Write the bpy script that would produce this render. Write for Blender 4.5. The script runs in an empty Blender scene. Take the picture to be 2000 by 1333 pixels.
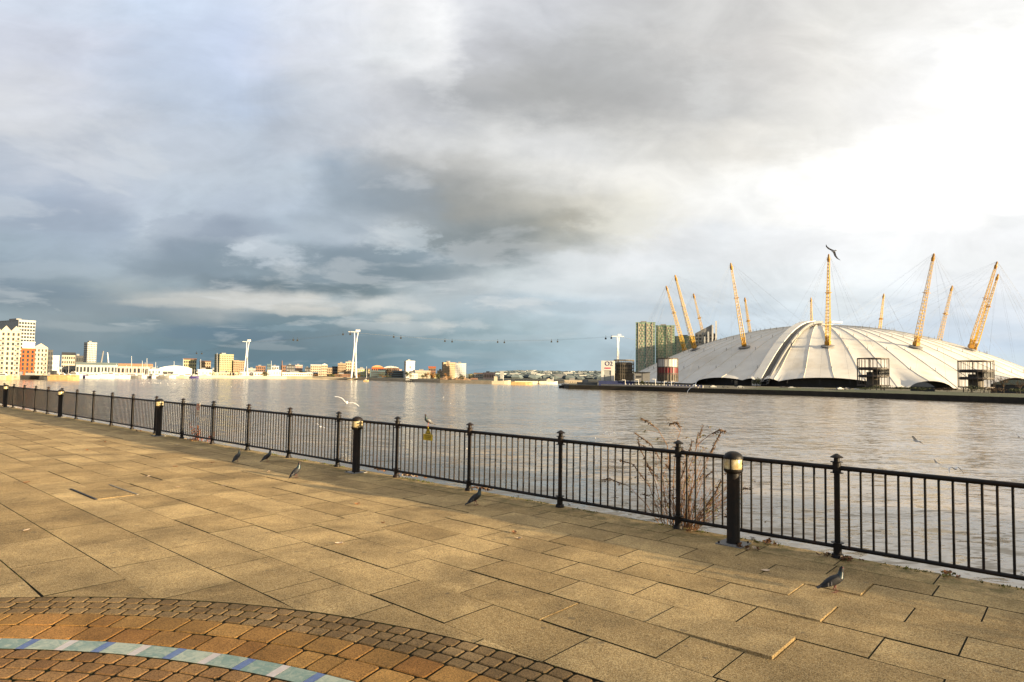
import bpy, bmesh, math, random
from math import sin, cos, tan, pi, radians, sqrt, atan2
from mathutils import Vector, Matrix
random.seed(11)
sc = bpy.context.scene
COL = sc.collection

# ------------------------------------------------------------------ camera
F, PITCH, ROLL, HC = 1280.0, 0.05099, 0.01579, 1.886
_cp, _sp, _cr, _sr = cos(PITCH), sin(PITCH), cos(ROLL), sin(ROLL)
FWD = Vector((0, _cp, _sp))
_up = Vector((0, -_sp, _cp)); _rt = Vector((1, 0, 0))
RT = _rt*_cr + _up*_sr
UP = -_rt*_sr + _up*_cr
EYE = Vector((0, 0, HC))
cam_d = bpy.data.cameras.new("camera"); cam = bpy.data.objects.new("camera", cam_d); COL.objects.link(cam)
m = Matrix.Identity(4)
for i in range(3):
    m[i][0] = RT[i]; m[i][1] = UP[i]; m[i][2] = -FWD[i]
m.translation = EYE
cam.matrix_world = m
cam_d.sensor_width = 36; cam_d.lens = F/2000*36; cam_d.clip_start = 0.1; cam_d.clip_end = 30000
sc.camera = cam

def ray(px, py):
    return RT*((px-1000)/F) - UP*((py-666.5)/F) + FWD
def W(px, py, Y):                       # point of the place at northing Y
    d = ray(px, py); return EYE + d*(Y/d.y)
def Z(px, py, z):                       # point of the place at height z
    d = ray(px, py); return EYE + d*((z-HC)/d.z)

# ------------------------------------------------------------------ light
EXPO = 1.6
SUN_AZ, SUN_EL = radians(120), radians(8.5)
sc.view_settings.view_transform = 'Standard'; sc.view_settings.look = 'None'
sc.view_settings.exposure = EXPO; sc.view_settings.gamma = 1
try: sc.view_settings.use_curve_mapping = False
except Exception: pass
sd = bpy.data.lights.new("sun", 'SUN'); so = bpy.data.objects.new("sun", sd); COL.objects.link(so)
sd.energy = 5.0; sd.angle = radians(0.7); sd.color = (1.0, 0.765, 0.46)
to_sun = Vector((sin(SUN_AZ)*cos(SUN_EL), cos(SUN_AZ)*cos(SUN_EL), sin(SUN_EL)))
so.rotation_euler = to_sun.to_track_quat('Z', 'Y').to_euler()

# ------------------------------------------------------------------ node helper
class NT:
    def __init__(s, tree): s.t = tree; s.n = tree.nodes; s.l = tree.links
    def add(s, typ, props=None, **ins):
        nd = s.n.new(typ)
        for k, v in (props or {}).items(): setattr(nd, k, v)
        for k, v in ins.items():
            key = int(k[1:]) if k[0] == 'i' and k[1:].isdigit() else k.replace('_', ' ')
            s.set(nd.inputs[key], v)
        return nd
    def set(s, sock, v):
        if isinstance(v, bpy.types.NodeSocket): s.l.new(v, sock)
        elif isinstance(v, bpy.types.Node): s.l.new(v.outputs[0], sock)
        else:
            if hasattr(sock, 'default_value') and not isinstance(v, (int, float)) and len(v) == 3 and len(sock.default_value) == 4: v = (*v, 1)
            sock.default_value = v
    def math(s, op, a, b=0.0, c=None, clamp=False):
        nd = s.n.new('ShaderNodeMath'); nd.operation = op; nd.use_clamp = clamp
        s.set(nd.inputs[0], a); s.set(nd.inputs[1], b)
        if c is not None: s.set(nd.inputs[2], c)
        return nd.outputs[0]
    def mix(s, f, a, b, mode='MIX'):
        nd = s.n.new('ShaderNodeMixRGB'); nd.blend_type = mode
        s.set(nd.inputs[0], f); s.set(nd.inputs[1], a); s.set(nd.inputs[2], b); return nd.outputs[0]
    def maprange(s, v, a, b, c=0.0, d=1.0, smooth=False):
        nd = s.n.new('ShaderNodeMapRange'); nd.interpolation_type = 'SMOOTHSTEP' if smooth else 'LINEAR'
        for i, x in enumerate((v, a, b, c, d)): s.set(nd.inputs[i], x)
        return nd.outputs[0]
    def noise(s, vec, scale, detail=4, rough=0.5, dist=0.0):
        nd = s.n.new('ShaderNodeTexNoise'); s.set(nd.inputs['Vector'], vec)
        nd.inputs['Scale'].default_value = scale; nd.inputs['Detail'].default_value = detail
        nd.inputs['Roughness'].default_value = rough; nd.inputs['Distortion'].default_value = dist
        return nd.outputs[0]
    def ramp(s, f, stops, interp='LINEAR'):
        nd = s.n.new('ShaderNodeValToRGB'); cr = nd.color_ramp; cr.interpolation = interp
        while len(cr.elements) < len(stops): cr.elements.new(0.5)
        for i, (p, c) in enumerate(stops):
            cr.elements[i].position = p
        for i, (p, c) in enumerate(stops):
            cr.elements[i].color = (*c, 1)
        s.set(nd.inputs[0], f); return nd.outputs[0]
    def xyz(s, x, y, z):
        nd = s.n.new('ShaderNodeCombineXYZ')
        for i, v in enumerate((x, y, z)): s.set(nd.inputs[i], v)
        return nd.outputs[0]

def lin(c):
    return tuple(((x/255)/12.92 if x/255 <= 0.04045 else ((x/255+0.055)/1.055)**2.4) for x in c)

# ------------------------------------------------------------------ world: clouds over a low sun
SKY = [   # rows of the cloud sheet from high to low: (height in the view, [(bearing, colour)...])
(0, [(0,(215,222,235)),(150,(212,220,234)),(300,(206,219,238)),(450,(210,221,239)),(600,(225,230,240)),(750,(240,240,241)),(850,(252,252,252)),(900,(232,233,236)),(1050,(208,209,213)),(1200,(204,204,205)),(1350,(207,206,204)),(1500,(215,213,210)),(1650,(232,230,225)),(1800,(243,241,237)),(1950,(250,249,246))]),
(100,[(0,(212,215,226)),(150,(215,219,232)),(300,(204,215,233)),(400,(206,218,239)),(460,(206,217,239)),(600,(216,220,230)),(750,(226,228,230)),(850,(252,252,252)),(895,(212,213,218)),(1050,(196,197,199)),(1200,(194,194,193)),(1350,(208,206,203)),(1500,(219,216,212)),(1650,(238,235,229)),(1800,(252,251,249)),(1950,(258,258,257))]),
(200,[(0,(223,223,227)),(150,(215,217,225)),(300,(194,204,219)),(450,(194,206,225)),(600,(205,210,218)),(750,(215,216,220)),(850,(203,204,207)),(950,(188,188,188)),(1100,(177,177,175)),(1200,(184,183,181)),(1350,(216,214,211)),(1450,(212,210,206)),(1600,(236,233,227)),(1750,(249,247,244)),(1950,(257,256,254))]),
(270,[(0,(216,216,219)),(150,(208,210,216)),(300,(190,197,208)),(450,(185,194,206)),(600,(196,202,211)),(700,(198,200,204)),(800,(206,206,206)),(900,(216,216,215)),(1000,(232,231,228)),(1080,(233,232,230)),(1200,(224,222,217)),(1350,(224,221,214)),(1450,(233,229,221)),(1550,(238,235,228)),(1700,(251,249,245)),(1900,(260,260,259))]),
(330,[(0,(190,196,208)),(150,(198,202,211)),(300,(189,196,206)),(450,(186,195,206)),(550,(192,202,213)),(640,(163,176,190)),(750,(176,180,184)),(850,(186,185,182)),(950,(208,206,201)),(1050,(232,230,225)),(1200,(243,240,233)),(1350,(247,244,237)),(1500,(250,249,245)),(1750,(261,260,259))]),
(400,[(0,(163,175,192)),(150,(166,176,193)),(240,(182,190,203)),(350,(186,196,208)),(450,(180,190,204)),(550,(188,199,212)),(650,(163,176,189)),(750,(142,152,160)),(850,(146,149,148)),(950,(162,160,153)),(1050,(194,190,178)),(1150,(224,219,206)),(1250,(246,242,230)),(1350,(251,249,244)),(1500,(255,254,251)),(1700,(260,259,258)),(1950,(254,254,254))]),
(450,[(0,(160,172,188)),(120,(156,168,185)),(220,(160,172,188)),(270,(190,199,210)),(380,(170,180,194)),(470,(150,161,177)),(560,(170,182,196)),(700,(182,192,202)),(780,(200,207,212)),(850,(148,158,164)),(950,(136,142,142)),(1050,(155,155,147)),(1120,(184,179,164)),(1200,(227,224,214)),(1300,(240,240,240)),(1400,(242,244,246)),(1600,(252,252,252)),(1950,(250,250,251))]),
(500,[(0,(160,175,190)),(150,(165,178,194)),(250,(175,186,199)),(320,(146,158,174)),(420,(148,161,176)),(490,(207,215,224)),(560,(185,197,208)),(640,(143,158,171)),(760,(153,168,179)),(850,(163,178,188)),(950,(136,149,155)),(1030,(163,170,173)),(1100,(207,212,214)),(1200,(229,231,233)),(1350,(233,235,237)),(1600,(246,247,248)),(1950,(248,249,250))]),
(540,[(0,(138,153,171)),(100,(158,172,186)),(200,(165,178,190)),(280,(146,158,171)),(380,(128,143,158)),(480,(150,166,180)),(580,(143,158,171)),(700,(115,132,144)),(800,(128,144,153)),(900,(160,170,175)),(1000,(196,204,207)),(1100,(215,220,223)),(1300,(225,230,233)),(1600,(240,243,245)),(1950,(242,244,248))]),
(566,[(0,(118,136,157)),(150,(140,156,170)),(250,(165,176,184)),(330,(150,164,175)),(420,(116,132,147)),(520,(110,127,141)),(650,(112,128,139)),(740,(122,139,149)),(820,(180,190,196)),(950,(205,212,215)),(1100,(205,214,220)),(1300,(215,222,228)),(1600,(232,238,242)),(1950,(235,239,245))]),
(590,[(0,(108,128,148)),(150,(125,142,158)),(280,(162,171,178)),(400,(197,197,195)),(520,(203,202,199)),(600,(208,207,203)),(660,(175,186,193)),(740,(206,209,209)),(850,(185,196,203)),(950,(180,194,204)),(1100,(190,204,214)),(1300,(200,212,222)),(1600,(226,234,240)),(1950,(228,234,243))]),
(635,[(0,(142,160,174)),(100,(140,156,170)),(200,(130,146,160)),(300,(128,145,160)),(400,(150,160,168)),(450,(163,171,178)),(520,(112,136,154)),(650,(122,146,160)),(780,(165,180,188)),(900,(152,173,185)),(1000,(172,192,202)),(1150,(182,200,211)),(1300,(190,205,218)),(1600,(215,226,236)),(1950,(215,225,238))]),
(665,[(0,(110,135,155)),(150,(125,146,162)),(300,(110,137,157)),(450,(92,123,147)),(600,(102,130,149)),(750,(118,143,159)),(900,(140,165,178)),(1100,(165,188,200)),(1300,(180,198,212)),(1600,(205,220,232)),(1950,(200,215,232))]),
(700,[(0,(130,152,168)),(150,(118,145,162)),(300,(98,133,154)),(450,(92,128,149)),(600,(93,127,147)),(750,(103,137,154)),(900,(135,165,180)),(1100,(165,190,203)),(1300,(180,200,213)),(1600,(205,220,232)),(1950,(205,220,232))]),
(732,[(0,(122,147,162)),(300,(98,138,158)),(600,(98,136,153)),(800,(120,150,168)),(950,(150,178,192)),(1100,(170,192,204)),(1400,(185,205,218)),(1950,(205,220,232))]),
]
world = bpy.data.worlds.new("World"); sc.world = world; world.use_nodes = True
wt = NT(world.node_tree); wt.n.clear()
tc = wt.add('ShaderNodeTexCoord').outputs['Generated']
sep = wt.add('ShaderNodeSeparateXYZ', None, i0=tc)
X, Y_, Z_ = sep.outputs
h2 = wt.math('ADD', wt.math('MULTIPLY', X, X), wt.math('MULTIPLY', Y_, Y_))
hh = wt.math('SQRT', wt.math('MAXIMUM', h2, 1e-6))
az = wt.math('ARCTAN2', X, Y_)
cz = wt.math('MAXIMUM', wt.math('DIVIDE', Y_, hh), 0.72)
tel = wt.math('DIVIDE', Z_, hh)
v0 = wt.math('DIVIDE', tel, cz)
# cloud-sheet coordinates: a plane overhead seen in perspective
zz = wt.math('ADD', wt.math('MAXIMUM', Z_, 0.0), 0.10)
plane = wt.xyz(wt.math('DIVIDE', X, zz), wt.math('DIVIDE', Y_, zz), 0.0)
sph = wt.xyz(wt.math('MULTIPLY', az, 1.0), wt.math('MULTIPLY', v0, 2.2), 0.3)
nA = wt.n.new('ShaderNodeTexNoise'); wt.set(nA.inputs['Vector'], sph); nA.inputs['Scale'].default_value = 5.0
nA.inputs['Detail'].default_value = 6; nA.inputs['Roughness'].default_value = 0.58
sA = wt.add('ShaderNodeSeparateColor', None, i0=nA.outputs['Color'])
wu = wt.math('MULTIPLY', wt.math('SUBTRACT', sA.outputs[0], 0.5), 0.17)
amp = wt.maprange(v0, 0.0, 0.5, 0.05, 0.17)
wv = wt.math('MULTIPLY', wt.math('SUBTRACT', sA.outputs[1], 0.5), amp)
fz = wt.math('DIVIDE', wt.math('ADD', wt.math('ADD', az, wu), radians(50)), radians(100), clamp=True)
vv = wt.math('ADD', v0, wv)
def azv(px, py):
    d = ray(px, py); return atan2(d.x, d.y), (d.z/sqrt(d.x**2+d.y**2))/max(d.y/sqrt(d.x**2+d.y**2), .72)
SK = 2**-EXPO
prev = None; pv = None
for (py, stops) in SKY:
    st = []
    vm = 0
    for px, c in stops:
        a, v = azv(px, py); vm += v/len(stops)
        g_ = 1+max(0, (sum(c)/3-254)/9)*0.5; c = tuple(x*(1+(g_-1)*w_) for x, w_ in zip(lin(c), (1.5, 1.35, 1.1))); st.append(((a+radians(50))/radians(100), tuple(x*SK*(1.05 if py < 480 or px > 1000 else .96) for x in c)))
    col = wt.ramp(fz, st, 'LINEAR')
    v_mid = azv(1000, py)[1]
    if prev is None: prev = col; pv = v_mid
    else:
        prev = wt.mix(wt.maprange(vv, pv, v_mid, 0, 1, True), prev, col); pv = v_mid
front = prev
# small scale cloud relief
n1 = wt.noise(wt.xyz(az, wt.math('MULTIPLY', v0, 1.35), 0.3), 6.5, 9, 0.58, 0.9)
nb_ = wt.noise(wt.xyz(az, wt.math('MULTIPLY', v0, 1.7), 1.7), 7.5, 9, 0.55, 0.5)
n2 = wt.math('SUBTRACT', 0.62, wt.math('ABSOLUTE', wt.math('MULTIPLY', wt.math('SUBTRACT', nb_, 0.5), 2.2)))
rel = wt.math('ADD', wt.math('MULTIPLY', wt.math('SUBTRACT', n1, 0.5), 0.40), wt.math('MULTIPLY', wt.math('SUBTRACT', n2, 0.42), 0.22))
rel = wt.math('ADD', rel, 1.0)
front = wt.mix(1.0, front, wt.xyz(rel, rel, rel), 'MULTIPLY')
# separate cloud masses, each with its own ragged edge
nE = wt.n.new('ShaderNodeTexNoise'); wt.set(nE.inputs['Vector'], wt.xyz(az, wt.math('MULTIPLY', v0, 1.9), 4.4)); nE.inputs['Scale'].default_value = 11
nE.inputs['Detail'].default_value = 8; nE.inputs['Roughness'].default_value = 0.6
sE = wt.add('ShaderNodeSeparateColor', None, i0=nE.outputs['Color'])
eu = wt.math('ADD', az, wt.math('MULTIPLY', wt.math('SUBTRACT', sE.outputs[0], 0.5), 0.10))
ev = wt.math('ADD', v0, wt.math('MULTIPLY', wt.math('SUBTRACT', sE.outputs[1], 0.5), wt.maprange(v0, 0.0, 0.45, 0.022, 0.10)))
nT = wt.math('MULTIPLY', wt.math('SUBTRACT', sE.outputs[2], 0.5), 1.1)
nF = wt.n.new('ShaderNodeTexNoise'); wt.set(nF.inputs['Vector'], wt.xyz(az, wt.math('MULTIPLY', v0, 2.2), 8.1)); nF.inputs['Scale'].default_value = 42
nF.inputs['Detail'].default_value = 6; nF.inputs['Roughness'].default_value = 0.62
nT2 = wt.math('MULTIPLY', wt.math('SUBTRACT', nF.outputs[0], 0.5), 2.4)
def mass(base, px, py, rx, ry, c, k, soft=0.45, flat=1.0):
    a, v = azv(px, py); a2, _ = azv(px+rx, py); _, v2 = azv(px, py-ry)
    du = wt.math('DIVIDE', wt.math('SUBTRACT', eu, a), a2-a); dv = wt.math('DIVIDE', wt.math('SUBTRACT', ev, v), v2-v)
    if flat != 1.0: dv = wt.math('MINIMUM', dv, wt.math('MULTIPLY', dv, 1.0)) if False else wt.math('ADD', wt.math('MAXIMUM', dv, 0.0), wt.math('MULTIPLY', wt.math('MINIMUM', dv, 0.0), flat))
    r2 = wt.math('ADD', wt.math('MULTIPLY', du, du), wt.math('MULTIPLY', dv, dv))
    r = wt.math('ADD', wt.math('SQRT', r2), nT if rx > 80 else nT2)
    mk = wt.maprange(r, 1.0-soft, 1.0+soft, k, 0.0, True)
    return wt.mix(mk, base, tuple(x*SK for x in lin(c)))
for args in (
    (410,110,110,80,(205,215,236),.25,.8), (1120,185,300,90,(170,170,168),.45,.6), (870,110,30,95,(245,245,245),.35,.8), (1385,170,30,55,(228,228,226),.35,.9),
    (1050,275,120,28,(232,231,228),.45,.8), (120,430,150,40,(156,166,183),.4,.35,2.2), (470,452,95,24,(146,157,174),.6,.3,2.0), (330,440,60,22,(165,175,190),.5,.4),
    (900,400,230,100,(150,152,150),.35,.6), (960,480,170,42,(132,140,143),.6,.45,1.6), (740,380,110,60,(150,162,174),.45,.5), (380,520,140,38,(130,145,161),.55,.28,2.0), (690,530,300,45,(126,141,153),.55,.3,2.2),
    (520,500,66,19,(206,214,223),.55,.5), (480,490,22,10,(212,220,228),.4,.5), (790,470,70,26,(198,207,213),.6,.4), (600,440,90,30,(182,194,206),.4,.5),
    (80,525,120,14,(170,182,194),.5,.4), (60,575,150,22,(114,133,154),.5,.35,1.8), (210,600,150,12,(128,144,160),.5,.35), (470,592,190,13,(205,203,199),.55,.35), (600,606,90,10,(216,212,206),.55,.35),
    (180,640,120,9,(158,170,180),.5,.35), (420,655,120,15,(88,120,147),.55,.35,1.5), (560,640,60,6,(130,155,172),.5,.35), (740,600,36,10,(222,222,219),.5,.7), (830,604,36,9,(214,216,216),.5,.7),
    (775,628,30,8,(222,220,214),.55,.7), (870,634,26,7,(214,215,212),.5,.7), (925,632,32,8,(205,212,215),.45,.7), (690,625,36,8,(168,182,190),.5,.35), (700,668,90,7,(104,133,152),.5,.35), (930,690,90,8,(152,176,188),.5,.4),
    (1150,560,180,16,(222,227,230),.5,.45), (1080,600,120,12,(172,186,196),.45,.45), (1000,590,60,10,(214,218,220),.5,.4), (1250,620,120,12,(206,216,224),.5,.45), (1430,610,120,10,(198,210,221),.4,.5), (1000,660,120,8,(176,193,203),.5,.4),
    (1230,440,70,26,(244,240,226),.45,.8), (1130,475,90,24,(190,190,182),.4,.5), (1850,640,160,20,(200,214,230),.4,.6)):
    front = mass(front, *args)
# broken cumulus texture on the cloud sheet, finer towards the horizon
zz2 = wt.math('ADD', wt.math('MAXIMUM', Z_, 0.0), 0.13)
pl2 = wt.xyz(wt.math('DIVIDE', X, zz2), wt.math('DIVIDE', Y_, zz2), 2.2)
c1 = wt.noise(pl2, 1.5, 10, 0.56, 0.35); c2 = wt.noise(wt.add('ShaderNodeVectorMath', {'operation': 'ADD'}, i0=pl2, i1=(7.3,3.1,1.7)).outputs[0], 1.1, 10, 0.54, 0.3)
side_ = wt.maprange(az, radians(-8), radians(14), 1.0, 0.35, True)
win = wt.math('MULTIPLY', wt.math('MULTIPLY', wt.maprange(v0, 0.02, 0.09, 0.35, 1.0), wt.maprange(v0, 0.30, 0.58, 1.0, 0.45)), side_)
front = wt.mix(wt.math('MULTIPLY', wt.math('MULTIPLY', wt.maprange(c2, 0.50, 0.60, 0, 1, True), win), 0.30), front, wt.mix(0.55, front, tuple(x*SK for x in lin((120,134,150)))))
front = wt.mix(wt.math('MULTIPLY', wt.math('MULTIPLY', wt.maprange(c1, 0.52, 0.61, 0, 1, True), win), 0.42), front, wt.mix(0.6, front, tuple(x*SK for x in lin((236,237,238)))))
# the rest of the sky: same broken cloud, bright towards the sun
n3 = wt.noise(plane, 0.7, 7, 0.58, 0.2)
aside = wt.ramp(wt.math('DIVIDE', wt.math('ADD', az, pi), 2*pi), [(0.0, tuple(x*SK for x in (.40,.42,.46))), (0.36, tuple(x*SK for x in (.38,.43,.52))), (0.6, tuple(x*SK for x in (1.5,1.38,1.15))), (0.70, tuple(x*SK for x in (1.0,.94,.82))), (0.83, tuple(x*SK for x in (1.0,.90,.72))), (0.93, tuple(x*SK for x in (1.0,.95,.85))), (1.0, tuple(x*SK for x in (.40,.42,.46)))])
r3 = wt.maprange(n3, 0.3, 0.7, 0.7, 1.25)
rear = wt.mix(1.0, aside, wt.xyz(r3, r3, r3), 'MULTIPLY')
out_az = wt.maprange(wt.math('ABSOLUTE', az), radians(42), radians(62), 0, 1, True)
out_el = wt.maprange(tel, 0.62, 1.1, 0, 1, True)
cloud = wt.mix(wt.math('MAXIMUM', out_az, out_el), front, rear)
sky = wt.n.new('ShaderNodeTexSky'); sky.sky_type = 'NISHITA'; sky.sun_disc = False
sky.sun_elevation = SUN_EL; sky.sun_rotation = SUN_AZ
bgN = wt.add('ShaderNodeBackground', None, i0=sky.outputs[0], i1=0.07)
bgC = wt.add('ShaderNodeBackground', None, i0=cloud, i1=1.0)
mx = wt.add('ShaderNodeMixShader', None, i0=0.93); wt.set(mx.inputs[1], bgN); wt.set(mx.inputs[2], bgC)
wo = wt.add('ShaderNodeOutputWorld'); wt.l.new(mx.outputs[0], wo.inputs[0])
try: world.cycles.sampling_method = 'MANUAL'; world.cycles.sample_map_resolution = 512
except Exception: pass

# ------------------------------------------------------------------ materials
def mat(name, base, rough=0.7, metal=0.0, var=0.12, scale=1.0, detail=4, bump=0.0, bscale=None, rnd=0.0, spec=0.5, stain=None, stretch=(1,1,1)):
    m = bpy.data.materials.new(name); m.use_nodes = True; t = NT(m.node_tree)
    b = t.n['Principled BSDF']
    pos = t.add('ShaderNodeNewGeometry').outputs['Position']
    mp = t.add('ShaderNodeMapping', None, i0=pos); mp.inputs['Scale'].default_value = stretch
    n = t.noise(mp.outputs[0], scale, detail, 0.6)
    c = t.mix(t.maprange(n, 0.3, 0.7), tuple(x*(1-var) for x in base), tuple(min(1, x*(1+var)) for x in base))
    if stain:
        n2 = t.noise(mp.outputs[0], scale*0.37, 5, 0.65)
        c = t.mix(t.maprange(n2, 0.5, 0.72, 0, stain[1]), c, stain[0])
    if rnd:
        oi = t.add('ShaderNodeObjectInfo').outputs['Random']
        f = t.maprange(oi, 0, 1, 1-rnd, 1+rnd)
        c = t.mix(1.0, c, t.xyz(f, f, f), 'MULTIPLY')
    t.set(b.inputs['Base Color'], c)
    b.inputs['Roughness'].default_value = rough; b.inputs['Metallic'].default_value = metal
    b.inputs['Specular IOR Level'].default_value = spec
    if bump:
        nb = t.noise(mp.outputs[0], bscale or scale*4, 4, 0.6)
        bp = t.add('ShaderNodeBump', None, Height=nb, Strength=bump, Distance=0.02)
        t.set(b.inputs['Normal'], bp)
    return m

def slab_mat(name, dark, mid, pale, rnd=0.17, moss=True):
    m = bpy.data.materials.new(name); m.use_nodes = True; t = NT(m.node_tree)
    b = t.n['Principled BSDF']
    pos = t.add('ShaderNodeNewGeometry').outputs['Position']
    g = t.add('ShaderNodeTexVoronoi', {'feature': 'F1'}, Vector=pos, Scale=150.0)
    gs = t.add('ShaderNodeSeparateColor', None, i0=g.outputs['Color'])
    c = t.ramp(gs.outputs[0], [(0.0, dark), (0.22, dark), (0.34, mid), (0.66, mid), (0.85, pale), (1.0, pale)])
    st = t.noise(pos, 1.1, 6, 0.62, 0.4)
    f = t.maprange(st, 0.36, 0.66, 1.24, 0.64)
    c = t.mix(1.0, c, t.xyz(f, f, f), 'MULTIPLY')
    st2 = t.noise(pos, 5.5, 5, 0.65)
    f2 = t.maprange(st2, 0.3, 0.7, 1.08, 0.90)
    c = t.mix(1.0, c, t.xyz(f2, f2, f2), 'MULTIPLY')
    oi = t.add('ShaderNodeObjectInfo').outputs['Random']
    f = t.maprange(oi, 0, 1, 1-rnd, 1+rnd)
    c = t.mix(1.0, c, t.xyz(f, t.math('POWER', f, 1.1), t.math('POWER', f, 1.3)), 'MULTIPLY')
    if moss:   # trodden gum and bird lime
        for sc_v, rad_, colr, k_ in ((2.6, .045, (0.07,0.06,0.05), .6), (1.7, .04, (0.62,0.58,0.50), .55), (5.0, .07, (0.10,0.085,0.06), .45)):
            vv_ = t.add('ShaderNodeTexVoronoi', {'feature': 'F1'}, Vector=pos, Scale=sc_v)
            cs_ = t.add('ShaderNodeSeparateColor', None, i0=vv_.outputs['Color'])
            rr_ = t.math('MULTIPLY', cs_.outputs[1], rad_*sc_v*.45)
            dd_ = t.math('ADD', vv_.outputs['Distance'], t.math('MULTIPLY', t.math('SUBTRACT', t.noise(pos, 55, 3, .6), .5), .05))
            mk_ = t.math('MULTIPLY', t.math('LESS_THAN', dd_, rr_), k_)
            c = t.mix(mk_, c, colr)
    if moss:   # algae on the damp strip by the water
        d = t.add('ShaderNodeVectorMath', {'operation': 'DOT_PRODUCT'}, i0=pos, i1=(NV.x, NV.y, 0)).outputs['Value']
        mo = t.math('MULTIPLY', t.maprange(d, 6.9, 7.7), t.maprange(st2, 0.42, 0.62))
        c = t.mix(t.math('MULTIPLY', mo, 0.75), c, (0.075, 0.085, 0.02))
    t.set(b.inputs['Base Color'], c)
    b.inputs['Roughness'].default_value = 0.85; b.inputs['Specular IOR Level'].default_value = 0.25
    bn = t.math('ADD', t.math('MULTIPLY', g.outputs['Distance'], 0.6), t.math('MULTIPLY', t.noise(pos, 40, 4, 0.6), 0.6))
    bp = t.add('ShaderNodeBump', None, Height=bn, Strength=0.55, Distance=0.006)
    t.set(b.inputs['Normal'], bp)
    return m

AZF = -0.85024
UV = Vector((sin(AZF), cos(AZF), 0)); NV = Vector((cos(AZF), -sin(AZF), 0))
S0, SPC, TF = 2.036, 1.84384, 7.615
def P(s, t, z=0.0): return UV*s + NV*t + Vector((0, 0, z))
FROT = atan2(UV.y, UV.x)

M = {}
M['slab'] = slab_mat('aggregate_slab', (0.235,0.158,0.070), (0.415,0.283,0.122), (0.56,0.42,0.215))
M['joint'] = mat('joint_soil', (0.035,0.03,0.014), 0.95, var=0.5, scale=9, bump=0.6, stain=((0.05,0.065,0.012), 0.8))
def brick_mat(name, base, alt):
    m = slab_mat(name, tuple(x*0.62 for x in base), base, tuple(min(1, x*1.25) for x in base), 0.2, False)
    t = NT(m.node_tree); b = t.n['Principled BSDF']
    lk = b.inputs['Base Color'].links[0]; src = lk.from_socket
    oi = t.add('ShaderNodeObjectInfo').outputs['Random']
    r2 = t.math('FRACT', t.math('MULTIPLY', oi, 7.31))
    hue = t.mix(t.maprange(r2, 0.45, 1.0), (1, 1, 1), alt)
    t.set(b.inputs['Base Color'], t.mix(1.0, src, hue, 'MULTIPLY'))
    return m
M['paver'] = brick_mat('ochre_paver', (0.37,0.200,0.058), (0.90,0.78,0.72))
M['sett_in'] = brick_mat('ochre_sett', (0.34,0.185,0.068), (0.85,0.82,0.85))
M['sett_out'] = brick_mat('brown_sett', (0.245,0.160,0.072), (0.92,0.88,0.85))
def tile_mat(name, a, b_, scale=13):
    m = bpy.data.materials.new(name); m.use_nodes = True; t = NT(m.node_tree); b = t.n['Principled BSDF']
    pos = t.add('ShaderNodeNewGeometry').outputs['Position']
    n = t.noise(pos, scale, 6, 0.7, 1.5)
    oi = t.add('ShaderNodeObjectInfo').outputs['Random']
    n = t.math('ADD', n, t.math('MULTIPLY', t.math('SUBTRACT', oi, 0.5), 0.22))
    c = t.mix(t.maprange(n, 0.38, 0.62), a, b_)
    d = t.maprange(t.noise(pos, 60, 4, 0.7), 0.5, 0.75, 0, 0.35)
    c = t.mix(d, c, (0.5, 0.45, 0.33))
    t.set(b.inputs['Base Color'], c); b.inputs['Roughness'].default_value = 0.4
    return m
M['teal'] = tile_mat('glazed_teal_tile', (0.21,0.31,0.24), (0.52,0.55,0.40))
M['white_tile'] = tile_mat('white_tile', (0.66,0.56,0.50), (0.72,0.64,0.58))
M['blue_tile'] = tile_mat('blue_tile', (0.09,0.14,0.34), (0.14,0.21,0.40))
M['black_iron'] = mat('black_painted_iron', (0.006,0.005,0.0045), 0.5, var=0.3, scale=14, bump=0.15, bscale=60, spec=0.3, stain=((0.040,0.018,0.009), 0.7))
M['lens'] = None
M['quay'] = mat('quay_concrete', (0.22,0.19,0.14), 0.85, var=0.25, scale=1.5, bump=0.4, stain=((0.06,0.07,0.03), 0.8))

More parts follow.
